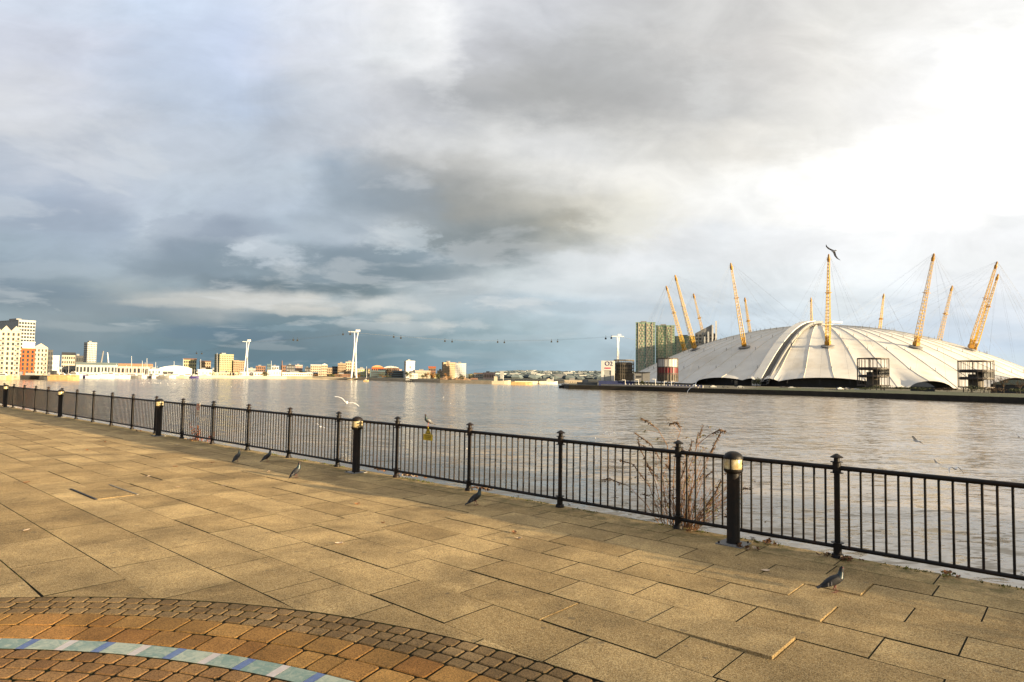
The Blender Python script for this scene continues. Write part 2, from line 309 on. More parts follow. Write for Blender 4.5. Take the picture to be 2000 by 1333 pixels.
def water_mat():
    m = bpy.data.materials.new('river_water'); m.use_nodes = True; t = NT(m.node_tree); b = t.n['Principled BSDF']
    pos = t.add('ShaderNodeNewGeometry').outputs['Position']
    mp = t.add('ShaderNodeMapping', None, i0=pos)
    mp.inputs['Rotation'].default_value = (0, 0, radians(14)); mp.inputs['Scale'].default_value = (0.42, 1.0, 1.0)
    big = t.noise(mp.outputs[0], 0.05, 4, 0.6)
    c = t.mix(t.maprange(big, 0.35, 0.65), (0.235, 0.195, 0.140), (0.29, 0.245, 0.18))
    t.set(b.inputs['Base Color'], c)
    b.inputs['Roughness'].default_value = 0.13; b.inputs['IOR'].default_value = 1.33
    def slope(scale, detail, amt, dist=0.4):
        nd = t.n.new('ShaderNodeTexNoise'); t.set(nd.inputs['Vector'], mp.outputs[0]); nd.inputs['Scale'].default_value = scale
        nd.inputs['Detail'].default_value = detail; nd.inputs['Roughness'].default_value = 0.6; nd.inputs['Distortion'].default_value = dist
        v = t.add('ShaderNodeVectorMath', {'operation': 'SUBTRACT'}, i0=nd.outputs['Color'], i1=(.5,.5,.5)).outputs[0]
        return t.add('ShaderNodeVectorMath', {'operation': 'MULTIPLY'}, i0=v, i1=(amt*1.1, amt, 0)).outputs[0]
    w3 = t.noise(mp.outputs[0], 0.09, 4, 0.6)
    patch = t.maprange(w3, 0.35, 0.65, 0.6, 1.3)
    sm = t.add('ShaderNodeVectorMath', {'operation': 'ADD'}, i0=slope(0.5, 2, 0.50), i1=slope(2.2, 4, 0.72)).outputs[0]
    sm = t.add('ShaderNodeVectorMath', {'operation': 'ADD'}, i0=sm, i1=slope(0.12, 2, 0.16)).outputs[0]
    sm = t.add('ShaderNodeVectorMath', {'operation': 'MULTIPLY'}, i0=sm, i1=t.xyz(patch, patch, 0)).outputs[0]
    nn = t.add('ShaderNodeVectorMath', {'operation': 'ADD'}, i0=sm, i1=(0,0,1)).outputs[0]
    nn = t.add('ShaderNodeVectorMath', {'operation': 'NORMALIZE'}, i0=nn).outputs[0]
    t.set(b.inputs['Normal'], nn)
    return m
M['water'] = water_mat()
M['land'] = mat('bank_ground', (0.09,0.085,0.05), 0.95, var=0.3, scale=0.05)
M['grass'] = mat('bank_grass', (0.035,0.050,0.014), 0.95, var=0.35, scale=0.15)
M['hill'] = mat('hazed_wooded_hill', (0.100,0.128,0.138), 1.0, var=0.4, scale=0.012, detail=8, stretch=(1, .35, 1))  # bluish distance haze is mixed into the base colour
M['darkwall'] = mat('dark_river_wall', (0.028,0.022,0.016), 0.8, var=0.4, scale=0.4, stain=((0.045,0.05,0.02), 0.6))
M['paleconc'] = mat('pale_concrete', (0.50,0.45,0.38), 0.8, var=0.12, scale=0.3)
M['sand'] = mat('pale_foreshore', (0.45,0.38,0.27), 0.9, var=0.2, scale=0.1)
M['cream'] = mat('cream_render', (0.44,0.38,0.29), 0.8, var=0.08, scale=0.1)
M['white'] = mat('white_cladding', (0.62,0.61,0.58), 0.6, var=0.06, scale=0.1)
M['palegrey'] = mat('pale_grey_cladding', (0.33,0.34,0.33), 0.6, var=0.1, scale=0.1)
M['grey'] = mat('grey_cladding', (0.20,0.20,0.20), 0.6, var=0.15, scale=0.2)
M['dark'] = mat('dark_cladding', (0.035,0.037,0.04), 0.6, var=0.2, scale=0.2)
M['navy'] = mat('blue_hoarding', (0.02,0.03,0.10), 0.6, var=0.2, scale=0.2)
M['orange'] = mat('orange_brick', (0.36,0.085,0.02), 0.85, var=0.15, scale=0.3)
M['tan'] = mat('tan_brick', (0.33,0.25,0.165), 0.85, var=0.12, scale=0.2)
M['brown'] = mat('brown_brick', (0.20,0.11,0.07), 0.85, var=0.15, scale=0.2)
M['olive'] = mat('olive_render', (0.34,0.32,0.18), 0.8, var=0.12, scale=0.2)
M['pink'] = mat('pinkish_render', (0.46,0.34,0.30), 0.8, var=0.12, scale=0.2)
M['roofgreen'] = mat('green_grey_roof', (0.20,0.24,0.20), 0.7, var=0.1, scale=0.2)
M['rooforange'] = mat('orange_roof', (0.50,0.26,0.12), 0.7, var=0.1, scale=0.2)
M['winglass'] = mat('window_glass', (0.03,0.038,0.045), 0.15, var=0.3, scale=0.05)
M['winglass2'] = mat('bronze_window', (0.10,0.075,0.05), 0.25, var=0.4, scale=0.08)
M['greenglass'] = mat('green_cladding', (0.22,0.30,0.21), 0.35, var=0.5, scale=0.25)
M['limeglass'] = mat('lime_glass', (0.30,0.38,0.08), 0.4, var=0.3, scale=0.2)
M['blueglass'] = mat('blue_grey_glass', (0.10,0.15,0.17), 0.2, var=0.3, scale=0.1)
M['steel'] = mat('white_steel', (0.72,0.71,0.69), 0.4, var=0.05, scale=0.2)
M['cable'] = mat('grey_cable', (0.20,0.21,0.23), 0.6)
M['yellow'] = mat('yellow_steel', (0.60,0.38,0.03), 0.5, var=0.1, scale=0.3)
M['ochre'] = mat('weathered_yellow_steel', (0.40,0.20,0.02), 0.5, var=0.3, scale=0.3)
M['frame'] = mat('dark_frame_steel', (0.055,0.042,0.035), 0.6)
M['red'] = mat('red_banner', (0.17,0.016,0.02), 0.5, var=0.2, scale=0.3)
M['mesh'] = mat('brown_mesh', (0.10,0.085,0.065), 0.7, var=0.5, scale=0.5)
M['fabric'] = mat('dome_fabric', (0.62,0.60,0.56), 0.55, var=0.08, scale=0.08, stain=((0.42,0.37,0.29), 0.6), stretch=(1,1,0.3))
M['seam'] = mat('dome_seam', (0.58,0.53,0.44), 0.7)
M['twig'] = mat('brown_twig', (0.075,0.05,0.03), 0.9, var=0.3, scale=3)
M['bark'] = mat('tree_bark', (0.05,0.04,0.03), 0.9)
M['leafgreen'] = mat('bush_leaf', (0.045,0.055,0.022), 0.85, var=0.5, scale=0.6)
M['leafautumn'] = mat('autumn_leaf', (0.28,0.13,0.03), 0.85, var=0.4, scale=0.4)
M['stem'] = mat('dry_red_stem', (0.27,0.145,0.070), 0.8, var=0.5, scale=8)
M['dryleaf'] = mat('dry_flower_head', (0.11,0.065,0.035), 0.9, var=0.4, scale=12)
M['oliveleaf'] = mat('olive_leaf', (0.17,0.16,0.04), 0.8, var=0.4, scale=12)
M['deadleaf'] = mat('dead_leaf', (0.26,0.12,0.05), 0.8, var=0.45, scale=14, rnd=0.5)
M['paleleaf'] = mat('pale_dead_leaf', (0.55,0.42,0.30), 0.8, var=0.3, scale=14, rnd=0.2)
M['feather'] = mat('dark_pigeon_feather', (0.016,0.017,0.021), 0.65, var=0.5, scale=28)
M['featherneck'] = mat('green_neck_feather', (0.02,0.04,0.045), 0.35, var=0.5, scale=20)
M['featherpale'] = mat('pale_grey_feather', (0.12,0.12,0.13), 0.6, var=0.4, scale=30)
M['gullwhite'] = mat('white_feather', (0.80,0.79,0.77), 0.6, var=0.05, scale=10)
M['gullgrey'] = mat('grey_feather', (0.34,0.33,0.33), 0.6, var=0.2, scale=10)
M['birdleg'] = mat('pink_leg', (0.26,0.10,0.085), 0.7)
M['beak'] = mat('dark_beak', (0.05,0.04,0.035), 0.5)
M['signyellow'] = mat('yellow_sign', (0.66,0.48,0.02), 0.5, var=0.15, scale=12, stain=((0.3,0.22,0.05), 0.5))
M['signpale'] = mat('pale_sign', (0.70,0.60,0.48), 0.5, var=0.1, scale=12)
M['signink'] = mat('sign_ink', (0.02,0.016,0.01), 0.6)
M['signred'] = mat('sign_red', (0.62,0.10,0.03), 0.5)
M['bluesign'] = mat('sign_navy', (0.03,0.02,0.12), 0.5)
M['pinksign'] = mat('sign_pink', (0.55,0.10,0.16), 0.5)
M['barge'] = mat('barge_tan', (0.45,0.30,0.14), 0.7, var=0.2, scale=0.5)
M['scrap'] = mat('earth_heap', (0.20,0.13,0.075), 0.95, var=0.5, scale=0.3)
M['manhole'] = mat('manhole_steel', (0.20,0.17,0.12), 0.6, var=0.3, scale=5)

def lens_mat():
    m = bpy.data.materials.new('frosted_lens'); m.use_nodes = True; t = NT(m.node_tree); b = t.n['Principled BSDF']
    pos = t.add('ShaderNodeNewGeometry').outputs['Position']
    n = t.noise(pos, 22, 4, 0.6)
    t.set(b.inputs['Base Color'], t.mix(t.maprange(n, 0.35, 0.65), (0.62,0.46,0.20), (0.85,0.78,0.52)))
    b.inputs['Roughness'].default_value = 0.22; b.inputs['Transmission Weight'].default_value = 0.45
    return m
M['lens'] = lens_mat()

# ------------------------------------------------------------------ mesh builder
class MB:
    def __init__(s): s.v = []; s.f = []; s.mi = []; s.cur = 0
    def quad(s, a, b, c, d):
        i = len(s.v); s.v += [tuple(a), tuple(b), tuple(c), tuple(d)]; s.f.append((i, i+1, i+2, i+3)); s.mi.append(s.cur); return s
    def tri(s, a, b, c):
        i = len(s.v); s.v += [tuple(a), tuple(b), tuple(c)]; s.f.append((i, i+1, i+2)); s.mi.append(s.cur); return s
    def box(s, c, size, rz=0.0, e1=None):
        cx, cy, cz = c; sx, sy, sz = (q/2 for q in size); i = len(s.v); co, si = cos(rz), sin(rz)
        for z in (-sz, sz):
            for x, y in ((-sx, -sy), (sx, -sy), (sx, sy), (-sx, sy)):
                s.v.append((cx+x*co-y*si, cy+x*si+y*co, cz+z))
        for f in ((3,2,1,0), (4,5,6,7), (0,1,5,4), (1,2,6,5), (2,3,7,6), (3,0,4,7)):
            s.f.append(tuple(i+k for k in f)); s.mi.append(s.cur)
        return s
    def prism(s, pts, z0, z1, top=None):
        n = len(pts); i = len(s.v); tp = top or pts
        s.v += [(p[0], p[1], z0 if len(p) < 3 else p[2]) for p in pts] + [(p[0], p[1], z1) for p in tp]
        s.f.append(tuple(range(i+n-1, i-1, -1))); s.f.append(tuple(range(i+n, i+2*n)))
        for k in range(n):
            j = (k+1) % n; s.f.append((i+k, i+j, i+n+j, i+n+k))
        s.mi += [s.cur]*(n+2); return s
    def tube(s, path, r, n=6, cap=True):
        path = [Vector(p) for p in path]; k = len(path)
        rs = r if isinstance(r, (list, tuple)) else [r]*k
        base = len(s.v); ref = Vector((0, 0, 1))
        d0 = (path[1]-path[0]).normalized()
        if abs(d0.z) > 0.9: ref = Vector((1, 0, 0))
        for i, p in enumerate(path):
            d = (path[min(i+1, k-1)] - path[max(i-1, 0)]).normalized()
            a = d.cross(ref).normalized(); b = d.cross(a).normalized()
            for j in range(n):
                t = 2*pi*j/n; s.v.append(tuple(p + a*(cos(t)*rs[i]) + b*(sin(t)*rs[i])))
        for i in range(k-1):
            for j in range(n):
                q = base+i*n+j; w = base+i*n+(j+1) % n
                s.f.append((q, w, w+n, q+n)); s.mi.append(s.cur)
        if cap:
            s.f.append(tuple(base+j for j in range(n-1, -1, -1))); s.f.append(tuple(base+(k-1)*n+j for j in range(n))); s.mi += [s.cur]*2
        return s
    def lathe(s, prof, n=16, c=(0,0,0)):
        base = len(s.v)
        for r, z in prof:
            for j in range(n):
                t = 2*pi*j/n; s.v.append((c[0]+r*cos(t), c[1]+r*sin(t), c[2]+z))
        for i in range(len(prof)-1):
            for j in range(n):
                q = base+i*n+j; w = base+i*n+(j+1) % n
                s.f.append((q, w, w+n, q+n)); s.mi.append(s.cur)
        s.f.append(tuple(base+j for j in range(n-1, -1, -1))); s.f.append(tuple(base+(len(prof)-1)*n+j for j in range(n))); s.mi += [s.cur]*2
        return s
    def ball(s, c, r, nu=8, nv=6, jit=0.0):
        base = len(s.v); rx, ry, rz = r if isinstance(r, (tuple, list)) else (r, r, r)
        for i in range(nv+1):
            ph = pi*i/nv
            for j in range(nu):
                t = 2*pi*j/nu; q = 1+random.uniform(-jit, jit)
                s.v.append((c[0]+rx*q*sin(ph)*cos(t), c[1]+ry*q*sin(ph)*sin(t), c[2]+rz*q*cos(ph)))
        for i in range(nv):
            for j in range(nu):
                a = base+i*nu+j; b = base+i*nu+(j+1) % nu
                s.f.append((a, b, b+nu, a+nu)); s.mi.append(s.cur)
        return s
    def mesh(s, name, mats, smooth=False):
        me = bpy.data.meshes.new(name); me.from_pydata(s.v, [], s.f)
        if not isinstance(mats, (list, tuple)): mats = [mats]
        for q in mats: me.materials.append(q)
        if len(mats) > 1: me.polygons.foreach_set('material_index', s.mi)
        if smooth:
            me.polygons.foreach_set('use_smooth', [True]*len(me.polygons))
            try: me.set_sharp_from_angle(angle=radians(40))
            except Exception: pass
        me.update(); return me
    def build(s, name, mats, parent=None, smooth=False, loc=None, rz=0.0, kind=None):
        return link(name, s.mesh(name, mats, smooth), parent, loc, rz, kind)

def link(name, me, parent=None, loc=None, rz=0.0, kind=None):
    o = bpy.data.objects.new(name, me); COL.objects.link(o)
    if parent is not None: o.parent = parent
    if loc is not None: o.location = loc
    if rz: o.rotation_euler = (0, 0, rz)
    if kind: o['kind'] = kind
    return o
def empty(name, label, cat, loc=(0,0,0), rz=0.0, group=None, sc_=1.0):
    o = link(name, None, None, loc, rz); o.empty_display_size = 0.2
    o.scale = (sc_,)*3; tag(o, label, cat, group); return o
def tag(o, label, cat, group=None):
    o['label'] = label; o['category'] = cat
    if group: o['group'] = group
    return o
def copy_tree(o, parent=None):
    c = o.copy(); COL.objects.link(c)
    if parent is not None: c.parent = parent
    for ch in list(o.children): copy_tree(ch, c)
    return c

# ================================================================== SETTING
WZ = -7.114          # river level
LZR, LZL = -4.7, -4.9
w = MB(); w.quad((-9000,-300,WZ), (9000,-300,WZ), (9000,9000,WZ), (-9000,9000,WZ))
w.build('water', M['water'], kind='structure')

# ---- unseen flats added behind the camera so their roofline shades the near slabs
rf = random.Random(14)
sdir = Vector((sin(SUN_AZ), cos(SUN_AZ), 0)); sper = Vector((-sdir.y, sdir.x, 0))
shade_spec = (200.0, 29.0)
# ---- the promenade
pav = MB()
e0, e1 = P(-14, 7.70), P(120, 7.70)
b0, b1 = P(-14, -14), P(120, -14)
pav.quad(b0+Vector((0,0,-0.016)), e0+Vector((0,0,-0.016)), e1+Vector((0,0,-0.016)), b1+Vector((0,0,-0.016)))
pavement = pav.build('pavement', M['joint'], kind='structure')
q = MB(); 
q.prism([(P(-14,7.2).x,P(-14,7.2).y), (P(-14,7.70).x,P(-14,7.70).y), (P(120,7.70).x,P(120,7.70).y), (P(120,7.2).x,P(120,7.2).y)], -9.0, -0.06)
q.build('quay_wall', M['quay'], kind='structure')

CS, CT, RO = 1.952, -2.831, 6.340
def clip_out(poly, R):     # part of a slab that lies outside the ornamental circle
    pts = []
    n = len(poly)
    for k in range(n):
        a = Vector(poly[k]); b = Vector(poly[(k+1) % n])
        for j in range(14): pts.append(a.lerp(b, j/14))
    C = Vector((CS, CT)); ins = [(p-C).length < R for p in pts]
    if not any(ins): return poly
    if all(ins): return None
    N = len(pts); st = next(i for i in range(N) if ins[i-1] and not ins[i])
    out = []; i = st
    while not ins[i % N]: out.append(pts[i % N]); i += 1
    # simplify collinear
    res = [out[0]]
    for k in range(1, len(out)-1):
        d1 = (out[k]-res[-1]); d2 = (out[k+1]-out[k])
        if abs(d1.x*d2.y-d1.y*d2.x) > 1e-6: res.append(out[k])
    res.append(out[-1])
    a0 = atan2(out[0].y-CT, out[0].x-CS); a1 = atan2(out[-1].y-CT, out[-1].x-CS)
    pa, pb = C+Vector((cos(a1), sin(a1)))*R, C+Vector((cos(a0), sin(a0)))*R
    res[0] = pb if (out[0]-pb).length < 0.2 else res[0]; res[-1] = pa if (out[-1]-pa).length < 0.2 else res[-1]
    da_ = (a0-a1+pi) % (2*pi)-pi
    for k in range(1, 8):
        t = a1+da_*k/8; res.append(C+Vector((cos(t), sin(t)))*R)
    return [tuple(p) for p in res] if len(res) >= 3 else None
def slab_mb(mb, poly, top, thick=0.05, ch=0.0022, tilt=(0, 0), gap=0.004, dark=False, pale=False):
    c = Vector((sum(p[0] for p in poly)/len(poly), sum(p[1] for p in poly)/len(poly)))
    def ins(p, d):
        v = Vector(p)-c; L = max(v.length, 1e-4); return c+v*(1-d/L)
    lo = [ins(p, gap*1.3) for p in poly]; hi = [ins(p, gap*1.3+ch*1.4) for p in poly]
    zt = lambda p: top + (p.x-c.x)*tilt[0] + (p.y-c.y)*tilt[1]
    n = len(poly); i = len(mb.v)
    for ring, dz in ((lo, -thick), (lo, -ch), (hi, 0)):
        for p in ring:
            w_ = P(p.x, p.y, zt(p)+dz); mb.v.append(tuple(w_))
    for a in range(2):
        for k in range(n):
            j = (k+1) % n; mb.f.append((i+a*n+k, i+a*n+j, i+(a+1)*n+j, i+(a+1)*n+k)); mb.mi.append(1 if (a == 0 or dark) and not pale else 0)
    mb.f.append(tuple(range(i+2*n, i+3*n))); mb.mi.append(mb.cur)
# slab rows, parallel to the railing
TS = [-6.44,-5.82,-5.20,-4.58,-3.96,-3.34,-2.74,-2.12,-1.50,-0.88,-0.26,0.36,0.99,1.61,2.24,2.88,3.48,4.04,4.56,5.04,5.52,5.97,6.42,6.88,7.26,7.72]
FIX = {0.99:[7.1,8.1], 1.61:[6.52,7.60,8.7], 2.24:[5.77,6.97,8.05,9.1,10.2], 2.88:[4.30,5.02,5.30,6.28,7.3,8.3], 3.48:[1.78,2.74,3.70,4.62,5.55,6.55,7.68], 4.04:[0.9,1.82,2.22,3.21,4.10,5.1,6.25],
       4.56:[0.72,1.63,2.60,3.55,4.5,5.45,6.4,7.25], 5.04:[0.25,1.16,2.09,3.00,3.90,4.85,5.6], 5.52:[0.71,1.60,2.52,3.45,4.4], 5.97:[0.2,1.12,2.00,2.88,3.73,4.65,5.47],
       6.42:[0.67,1.53,2.42,3.27,4.20,5.1,5.97], 6.88:[0.2,1.07,1.95,2.85,3.75,4.7], 7.26:[0.3,1.12,1.98,2.76,3.9,5.1]}
RAISE = {(4.56,1.63):0.022, (5.52,1.60):0.015, (6.42,1.53):0.013, (5.97,2.00):0.006, (4.04,3.21):0.006}
slabs = []
rs = random.Random(5)
for ti in range(len(TS)-1):
    t0, t1 = TS[ti], TS[ti+1]
    fix = FIX.get(t0, [])
    js = list(fix) if fix else [2.0+rs.uniform(0, .6)]
    lens = (1.02, 1.08, 1.12) if t0 < 3.4 else (0.90, 0.93, 0.97)
    while js[0] > -9: js.insert(0, js[0]-rs.choice(lens))
    while js[-1] < 62: js.append(js[-1]+rs.choice(lens))
    for a, b in zip(js, js[1:]):
        jw = 0.0020
        poly = [(a, t0+jw), (b, t0+jw), (b, t1-jw), (a, t1-jw)]
        full = poly
        jig = rs.uniform(-0.012, 0.012) if t0 > 3.3 and t0 < 7 else rs.uniform(-.002,.002)
        if t0 < RO+CT:
            poly = clip_out(poly, RO+0.012)
            if not poly: continue
        if t0 > 3.3 and t1 < 7.2:
            poly = [(x, y + jig*(1 if y == t1 else 1)) for x, y in poly] if poly is full else poly
        up = RAISE.get((t0, round(a, 2)), 0)
        dz = rs.uniform(-0.0007, 0.0007) + up*0.55
        tilt = (-up*0.9 + rs.uniform(-.0016, .0022), rs.uniform(-.0012, .0012) - (up*0.25))
        c = P((a+b)/2, (t0+t1)/2)
        d = c - EYE; depth = d.dot(FWD)
        vis = depth > 2.6 and abs(d.dot(RT)/depth) < 0.86 and (-d.dot(UP)/depth) < 0.58
        slabs.append((depth if vis else 1e3+abs(depth), poly, dz, tilt))
order = sorted(range(len(slabs)), key=lambda i: slabs[i][0])
stuff = MB()
for rank, i in enumerate(order):
    _, poly, dz, tilt = slabs[i]
    if rank < 292:
        mb = MB(); slab_mb(mb, poly, dz, tilt=tilt, gap=0.0032, dark=abs(tilt[0]) < .004, pale=abs(tilt[0]) >= .004)
        mb.build('slab', [M['slab'], M['joint']], pavement)
    else:
        slab_mb(stuff, poly, dz, tilt=tilt, gap=0.0032, dark=True)
o = stuff.build('slab_field', [M['slab'], M['joint']], pavement, kind='stuff')

# ---- ornamental circle
def ring_piece(r0, r1, a0, a1, z, seg=1, soft=0.0, rr=None):
    pts = []
    for k in range(seg+1): t = a0+(a1-a0)*k/seg; pts.append((CS+cos(t)*r1, CT+sin(t)*r1))
    for k in range(seg, -1, -1): t = a0+(a1-a0)*k/seg; pts.append((CS+cos(t)*r0, CT+sin(t)*r0))
    if soft and rr:      # rounded, slightly irregular corners
        out = []
        n = len(pts)
        for k in range(n):
            p = Vector(pts[k]); a = Vector(pts[k-1]); b = Vector(pts[(k+1) % n])
            da = (a-p); db = (b-p); s_ = soft*rr.uniform(0.7, 1.4)
            if da.length < 1e-3 or db.length < 1e-3: continue
            p = p + (da.normalized()+db.normalized())*rr.uniform(0, 0.003)
            out.append(p+da.normalized()*min(s_, da.length*.4)); out.append(p+db.normalized()*min(s_, db.length*.4))
        pts = [tuple(q_) for q_ in out]
    return pts[::-1]
rr = random.Random(3)
counts = {}
def ring(name, material, r0, r1, wid, z, soft, mix=None, th=0.06, ch=0.006, gap=0.0052):
    circ = (r0+r1)/2; a = radians(16); end = radians(152)
    a += rr.uniform(0, wid/circ)
    while a < end:
        wd = wid*rr.choice((1, 1, 1, 1.08, .95, .62 if mix else .97))
        b = a+wd/circ
        mid = P(CS+cos((a+b)/2)*circ, CT+sin((a+b)/2)*circ)
        d = mid-EYE; dep = d.dot(FWD)
        if dep > 1.5 and abs(d.dot(RT)/dep) < 0.92 and -d.dot(UP)/dep < 0.62:
            mb = MB(); slab_mb(mb, ring_piece(r0, r1, a, b, z, 1, soft, rr), z+rr.uniform(-.002, .0015), th, ch, (rr.uniform(-.012,.012), rr.uniform(-.012,.012)), gap)
            mb.build(name, [material, M['joint']], pavement)
            counts[name] = counts.get(name, 0)+1
        a = b
w3 = (RO-5.970)/3
for k in range(3): ring('sett', M['sett_out'], RO-w3*(k+1), RO-w3*k, 0.146, 0.003, 0.012)
w2 = (5.970-5.494)/2
for k in range(2): ring('paver', M['paver'], 5.970-w2*(k+1), 5.970-w2*k, 0.268, 0.004, 0.014, mix=True)
# glazed tile band: long teal tiles parted by narrow white and blue ones
a = radians(30); k = 0
TR = 5.41
while a < radians(150):
    for wid, mm in ((0.205, 'teal'), (0.062, 'white_tile' if k % 2 else 'blue_tile')):
        b = a+wid/TR
        mid = P(CS+cos((a+b)/2)*TR, CT+sin((a+b)/2)*TR); d = mid-EYE; dep = d.dot(FWD)
        if dep > 1.5 and abs(d.dot(RT)/dep) < 0.92 and -d.dot(UP)/dep < 0.62:
            mb = MB(); slab_mb(mb, ring_piece(5.325, 5.491, a, b, 0, 2), 0.002+rr.uniform(-.0008,.0008), 0.05, 0.001, (0,0), 0.0014)
            mb.build('tile', [M[mm], M['joint']], pavement)
        a = b
    k += 1
for k in range(8): ring('cobble', M['sett_in'], 5.322-0.137*(k+1), 5.322-0.137*k, 0.155, 0.003, 0.014)
# flush manhole cover frame in the slabs
mh = empty('manhole_cover', 'rectangular flush access cover set among the sunlit slabs', 'manhole cover', P(11.3, 3.5, 0.004), FROT)
MB().box((0,0,-0.001), (1.15, 0.50, 0.006)).build('lid', M['slab'], mh)
for yy in (-0.27, 0.27): MB().box((0, yy, 0.003), (1.2, 0.03, 0.010)).build('frame_edge', M['black_iron'] if yy > 0 else M['manhole'], mh)

# ================================================================== RAILING
rail = empty('railing', 'long black iron railing with round posts along the quay edge', 'railing', P(S0, TF), FROT)
post = MB(); post.lathe([(0.030,0),(0.030,1.052)], 14)
post_me = post.mesh('post', M['black_iron'], True)
cap_me = MB().lathe([(0.062,1.052),(0.066,1.056),(0.060,1.064),(0.030,1.082),(0.012,1.094),(0.004,1.096)], 16).mesh('cap', M['black_iron'], True)
colt = MB()
colt.lathe([(0.060,1.002),(0.064,1.004),(0.064,1.010),(0.060,1.012)], 16); colt.lathe([(0.042,0.898),(0.042,1.002)], 16); colt.lathe([(0.058,0.888),(0.066,0.890),(0.066,0.896),(0.058,0.898)], 16)
colt_me = colt.mesh('collar', M['black_iron'], True)
colb = MB(); colb.lathe([(0.058,0.152),(0.066,0.154),(0.066,0.160),(0.058,0.162)], 16); colb.lathe([(0.042,0.045),(0.042,0.152)], 16); colb.lathe([(0.058,0.0),(0.066,0.002),(0.056,0.040),(0.044,0.045)], 16)
colb_me = colb.mesh('collar', M['black_iron'], True)
top_me = MB().tube([(0.03,0,0.945),(SPC-0.03,0,0.945)], 0.026, 10).mesh('top_rail', M['black_iron'], True)
bot_me = MB().tube([(0.03,0,0.115),(SPC-0.03,0,0.115)], 0.022, 8).mesh('bottom_rail', M['black_iron'], True)
bar_me = MB().tube([(0,0,0.115),(0,0,0.945)], 0.0120, 8, False).mesh('bar', M['black_iron'], True)
rest = MB(); nb = 0
for k in range(-3, 34):
    x = k*SPC
    p = link('post', post_me, rail, (x, 0, 0))
    link('cap', cap_me, p); link('collar', colt_me, p); link('collar', colb_me, p)
    link('top_rail', top_me, rail, (x, 0, 0)); link('bottom_rail', bot_me, rail, (x, 0, 0))
    for j in range(1, 16):
        xx = x + SPC*j/16
        if k >= -1 and nb < 296: link('bar', bar_me, rail, (xx, 0, 0)); nb += 1
        else: rest.tube([(xx,0,0.115),(xx,0,0.945)], 0.0120, 5, False)
rest.build('bar_run', M['black_iron'], rail, kind='stuff')

# ---- bollard lights
BL = [(3.07,7.37,'largest black bollard light, in front of the railing beside the dry shrub'),
      (10.39,7.44,'black bollard light with pale lens just left of the yellow warning sign'),
      (19.70,7.41,'black bollard light left of the small red and white sign on the railing'),
      (29.38,7.50,'small far bollard light near the left end of the railing'),
      (37.65,7.44,'farthest bollard light, cut by the left edge of the view')]
def make_bollard(label, loc):
    b = empty('bollard_light', label, 'bollard light', loc, FROT, 'bollard lights along the railing')
    MB().box((0,0,0.006), (0.30,0.30,0.012)).build('base_plate', M['grey'], b)
    bt = MB()
    for sx in (-.12,.12):
        for sy in (-.12,.12): bt.lathe([(0.012,0.012),(0.012,0.03),(0.006,0.032)], 6, (sx,sy,0))
    bt.build('bolts', M['black_iron'], b)
    MB().lathe([(0.078,0.012),(0.073,0.03),(0.073,0.80),(0.070,0.802)], 24).build('post', M['black_iron'], b, True)
    MB().lathe([(0.070,0.800),(0.082,0.802),(0.100,0.815),(0.106,0.835),(0.106,0.848),(0.100,0.850)], 24).build('lamp_base', M['black_iron'], b, True)
    MB().lathe([(0.098,0.850),(0.101,0.856),(0.101,0.958),(0.098,0.964)], 24).build('lens', M['lens'], b, True)
    MB().lathe([(0.035,0.852),(0.035,0.93),(0.02,0.95)], 12).build('lamp_holder', M['paleconc'], b, True)
    g = MB()
    for kk in range(4):
        t = pi/4+kk*pi/2 + 0.9; g.box((0.105*cos(t), 0.105*sin(t), 0.905), (0.006,0.012,0.112), t)
    g.build('guard_rib', M['black_iron'], b)
    MB().lathe([(0.100,0.962),(0.108,0.964),(0.108,0.978),(0.103,0.995),(0.088,1.018),(0.062,1.036),(0.032,1.046),(0.006,1.049)], 24).build('dome_cap', M['black_iron'], b, True)
    return b
b0_ = make_bollard(BL[0][2], P(BL[0][0], BL[0][1]))
for s_, t_, lb in BL[1:]:
    c = copy_tree(b0_); c.location = P(s_, t_); c['label'] = lb

# ---- signs on the railing
def rail_s(px, py):      # where the sight line meets the railing's plane
    d = ray(px, py); k = (TF - EYE.dot(NV))/d.dot(NV); p = EYE+d*k; return p.dot(UV), p.z
s_, z_ = rail_s(839.5, 848)
sg = empty('warning_sign', 'small yellow warning sign with black triangle hung under the top rail', 'sign', P(s_, TF-0.04, z_), FROT)
MB().box((0,0,-0.055), (0.235,0.006,0.105)).build('text_panel', M['signyellow'], sg)
MB().prism([(-0.0,0.0)], 0, 0) if False else None
mbp = MB(); mbp.v += [(-.075,-.003,.0),(.075,-.003,.0),(.0,-.003,.125),(-.075,.003,.0),(.075,.003,.0),(.0,.003,.125)]
mbp.f += [(0,1,2),(5,4,3),(0,3,4,1),(1,4,5,2),(2,5,3,0)]; mbp.mi += [0]*5
mbp.build('triangle_panel', M['signyellow'], sg)
tr = MB()
def strip(mb, a, b, wd, y):
    a = Vector((a[0],0,a[1])); b = Vector((b[0],0,b[1])); d = (b-a).normalized(); n_ = Vector((-d.z,0,d.x))*wd/2
    mb.quad(*[(p.x,y,p.z) for p in (a-n_, b-n_, b+n_, a+n_)])
YS = 0.0048
for side in (1, -1):
    strip(tr, (-.052,.012),(.052,.012),.010,YS*side); strip(tr, (-.052,.012),(0,.100),.010,YS*side); strip(tr, (.052,.012),(0,.100),.010,YS*side)
    strip(tr, (0,.038),(0,.072),.011,YS*side); strip(tr, (0,.022),(0,.031),.011,YS*side)
tr.build('warning_symbol', M['signink'], sg)
tx = MB(); r_ = random.Random(4)
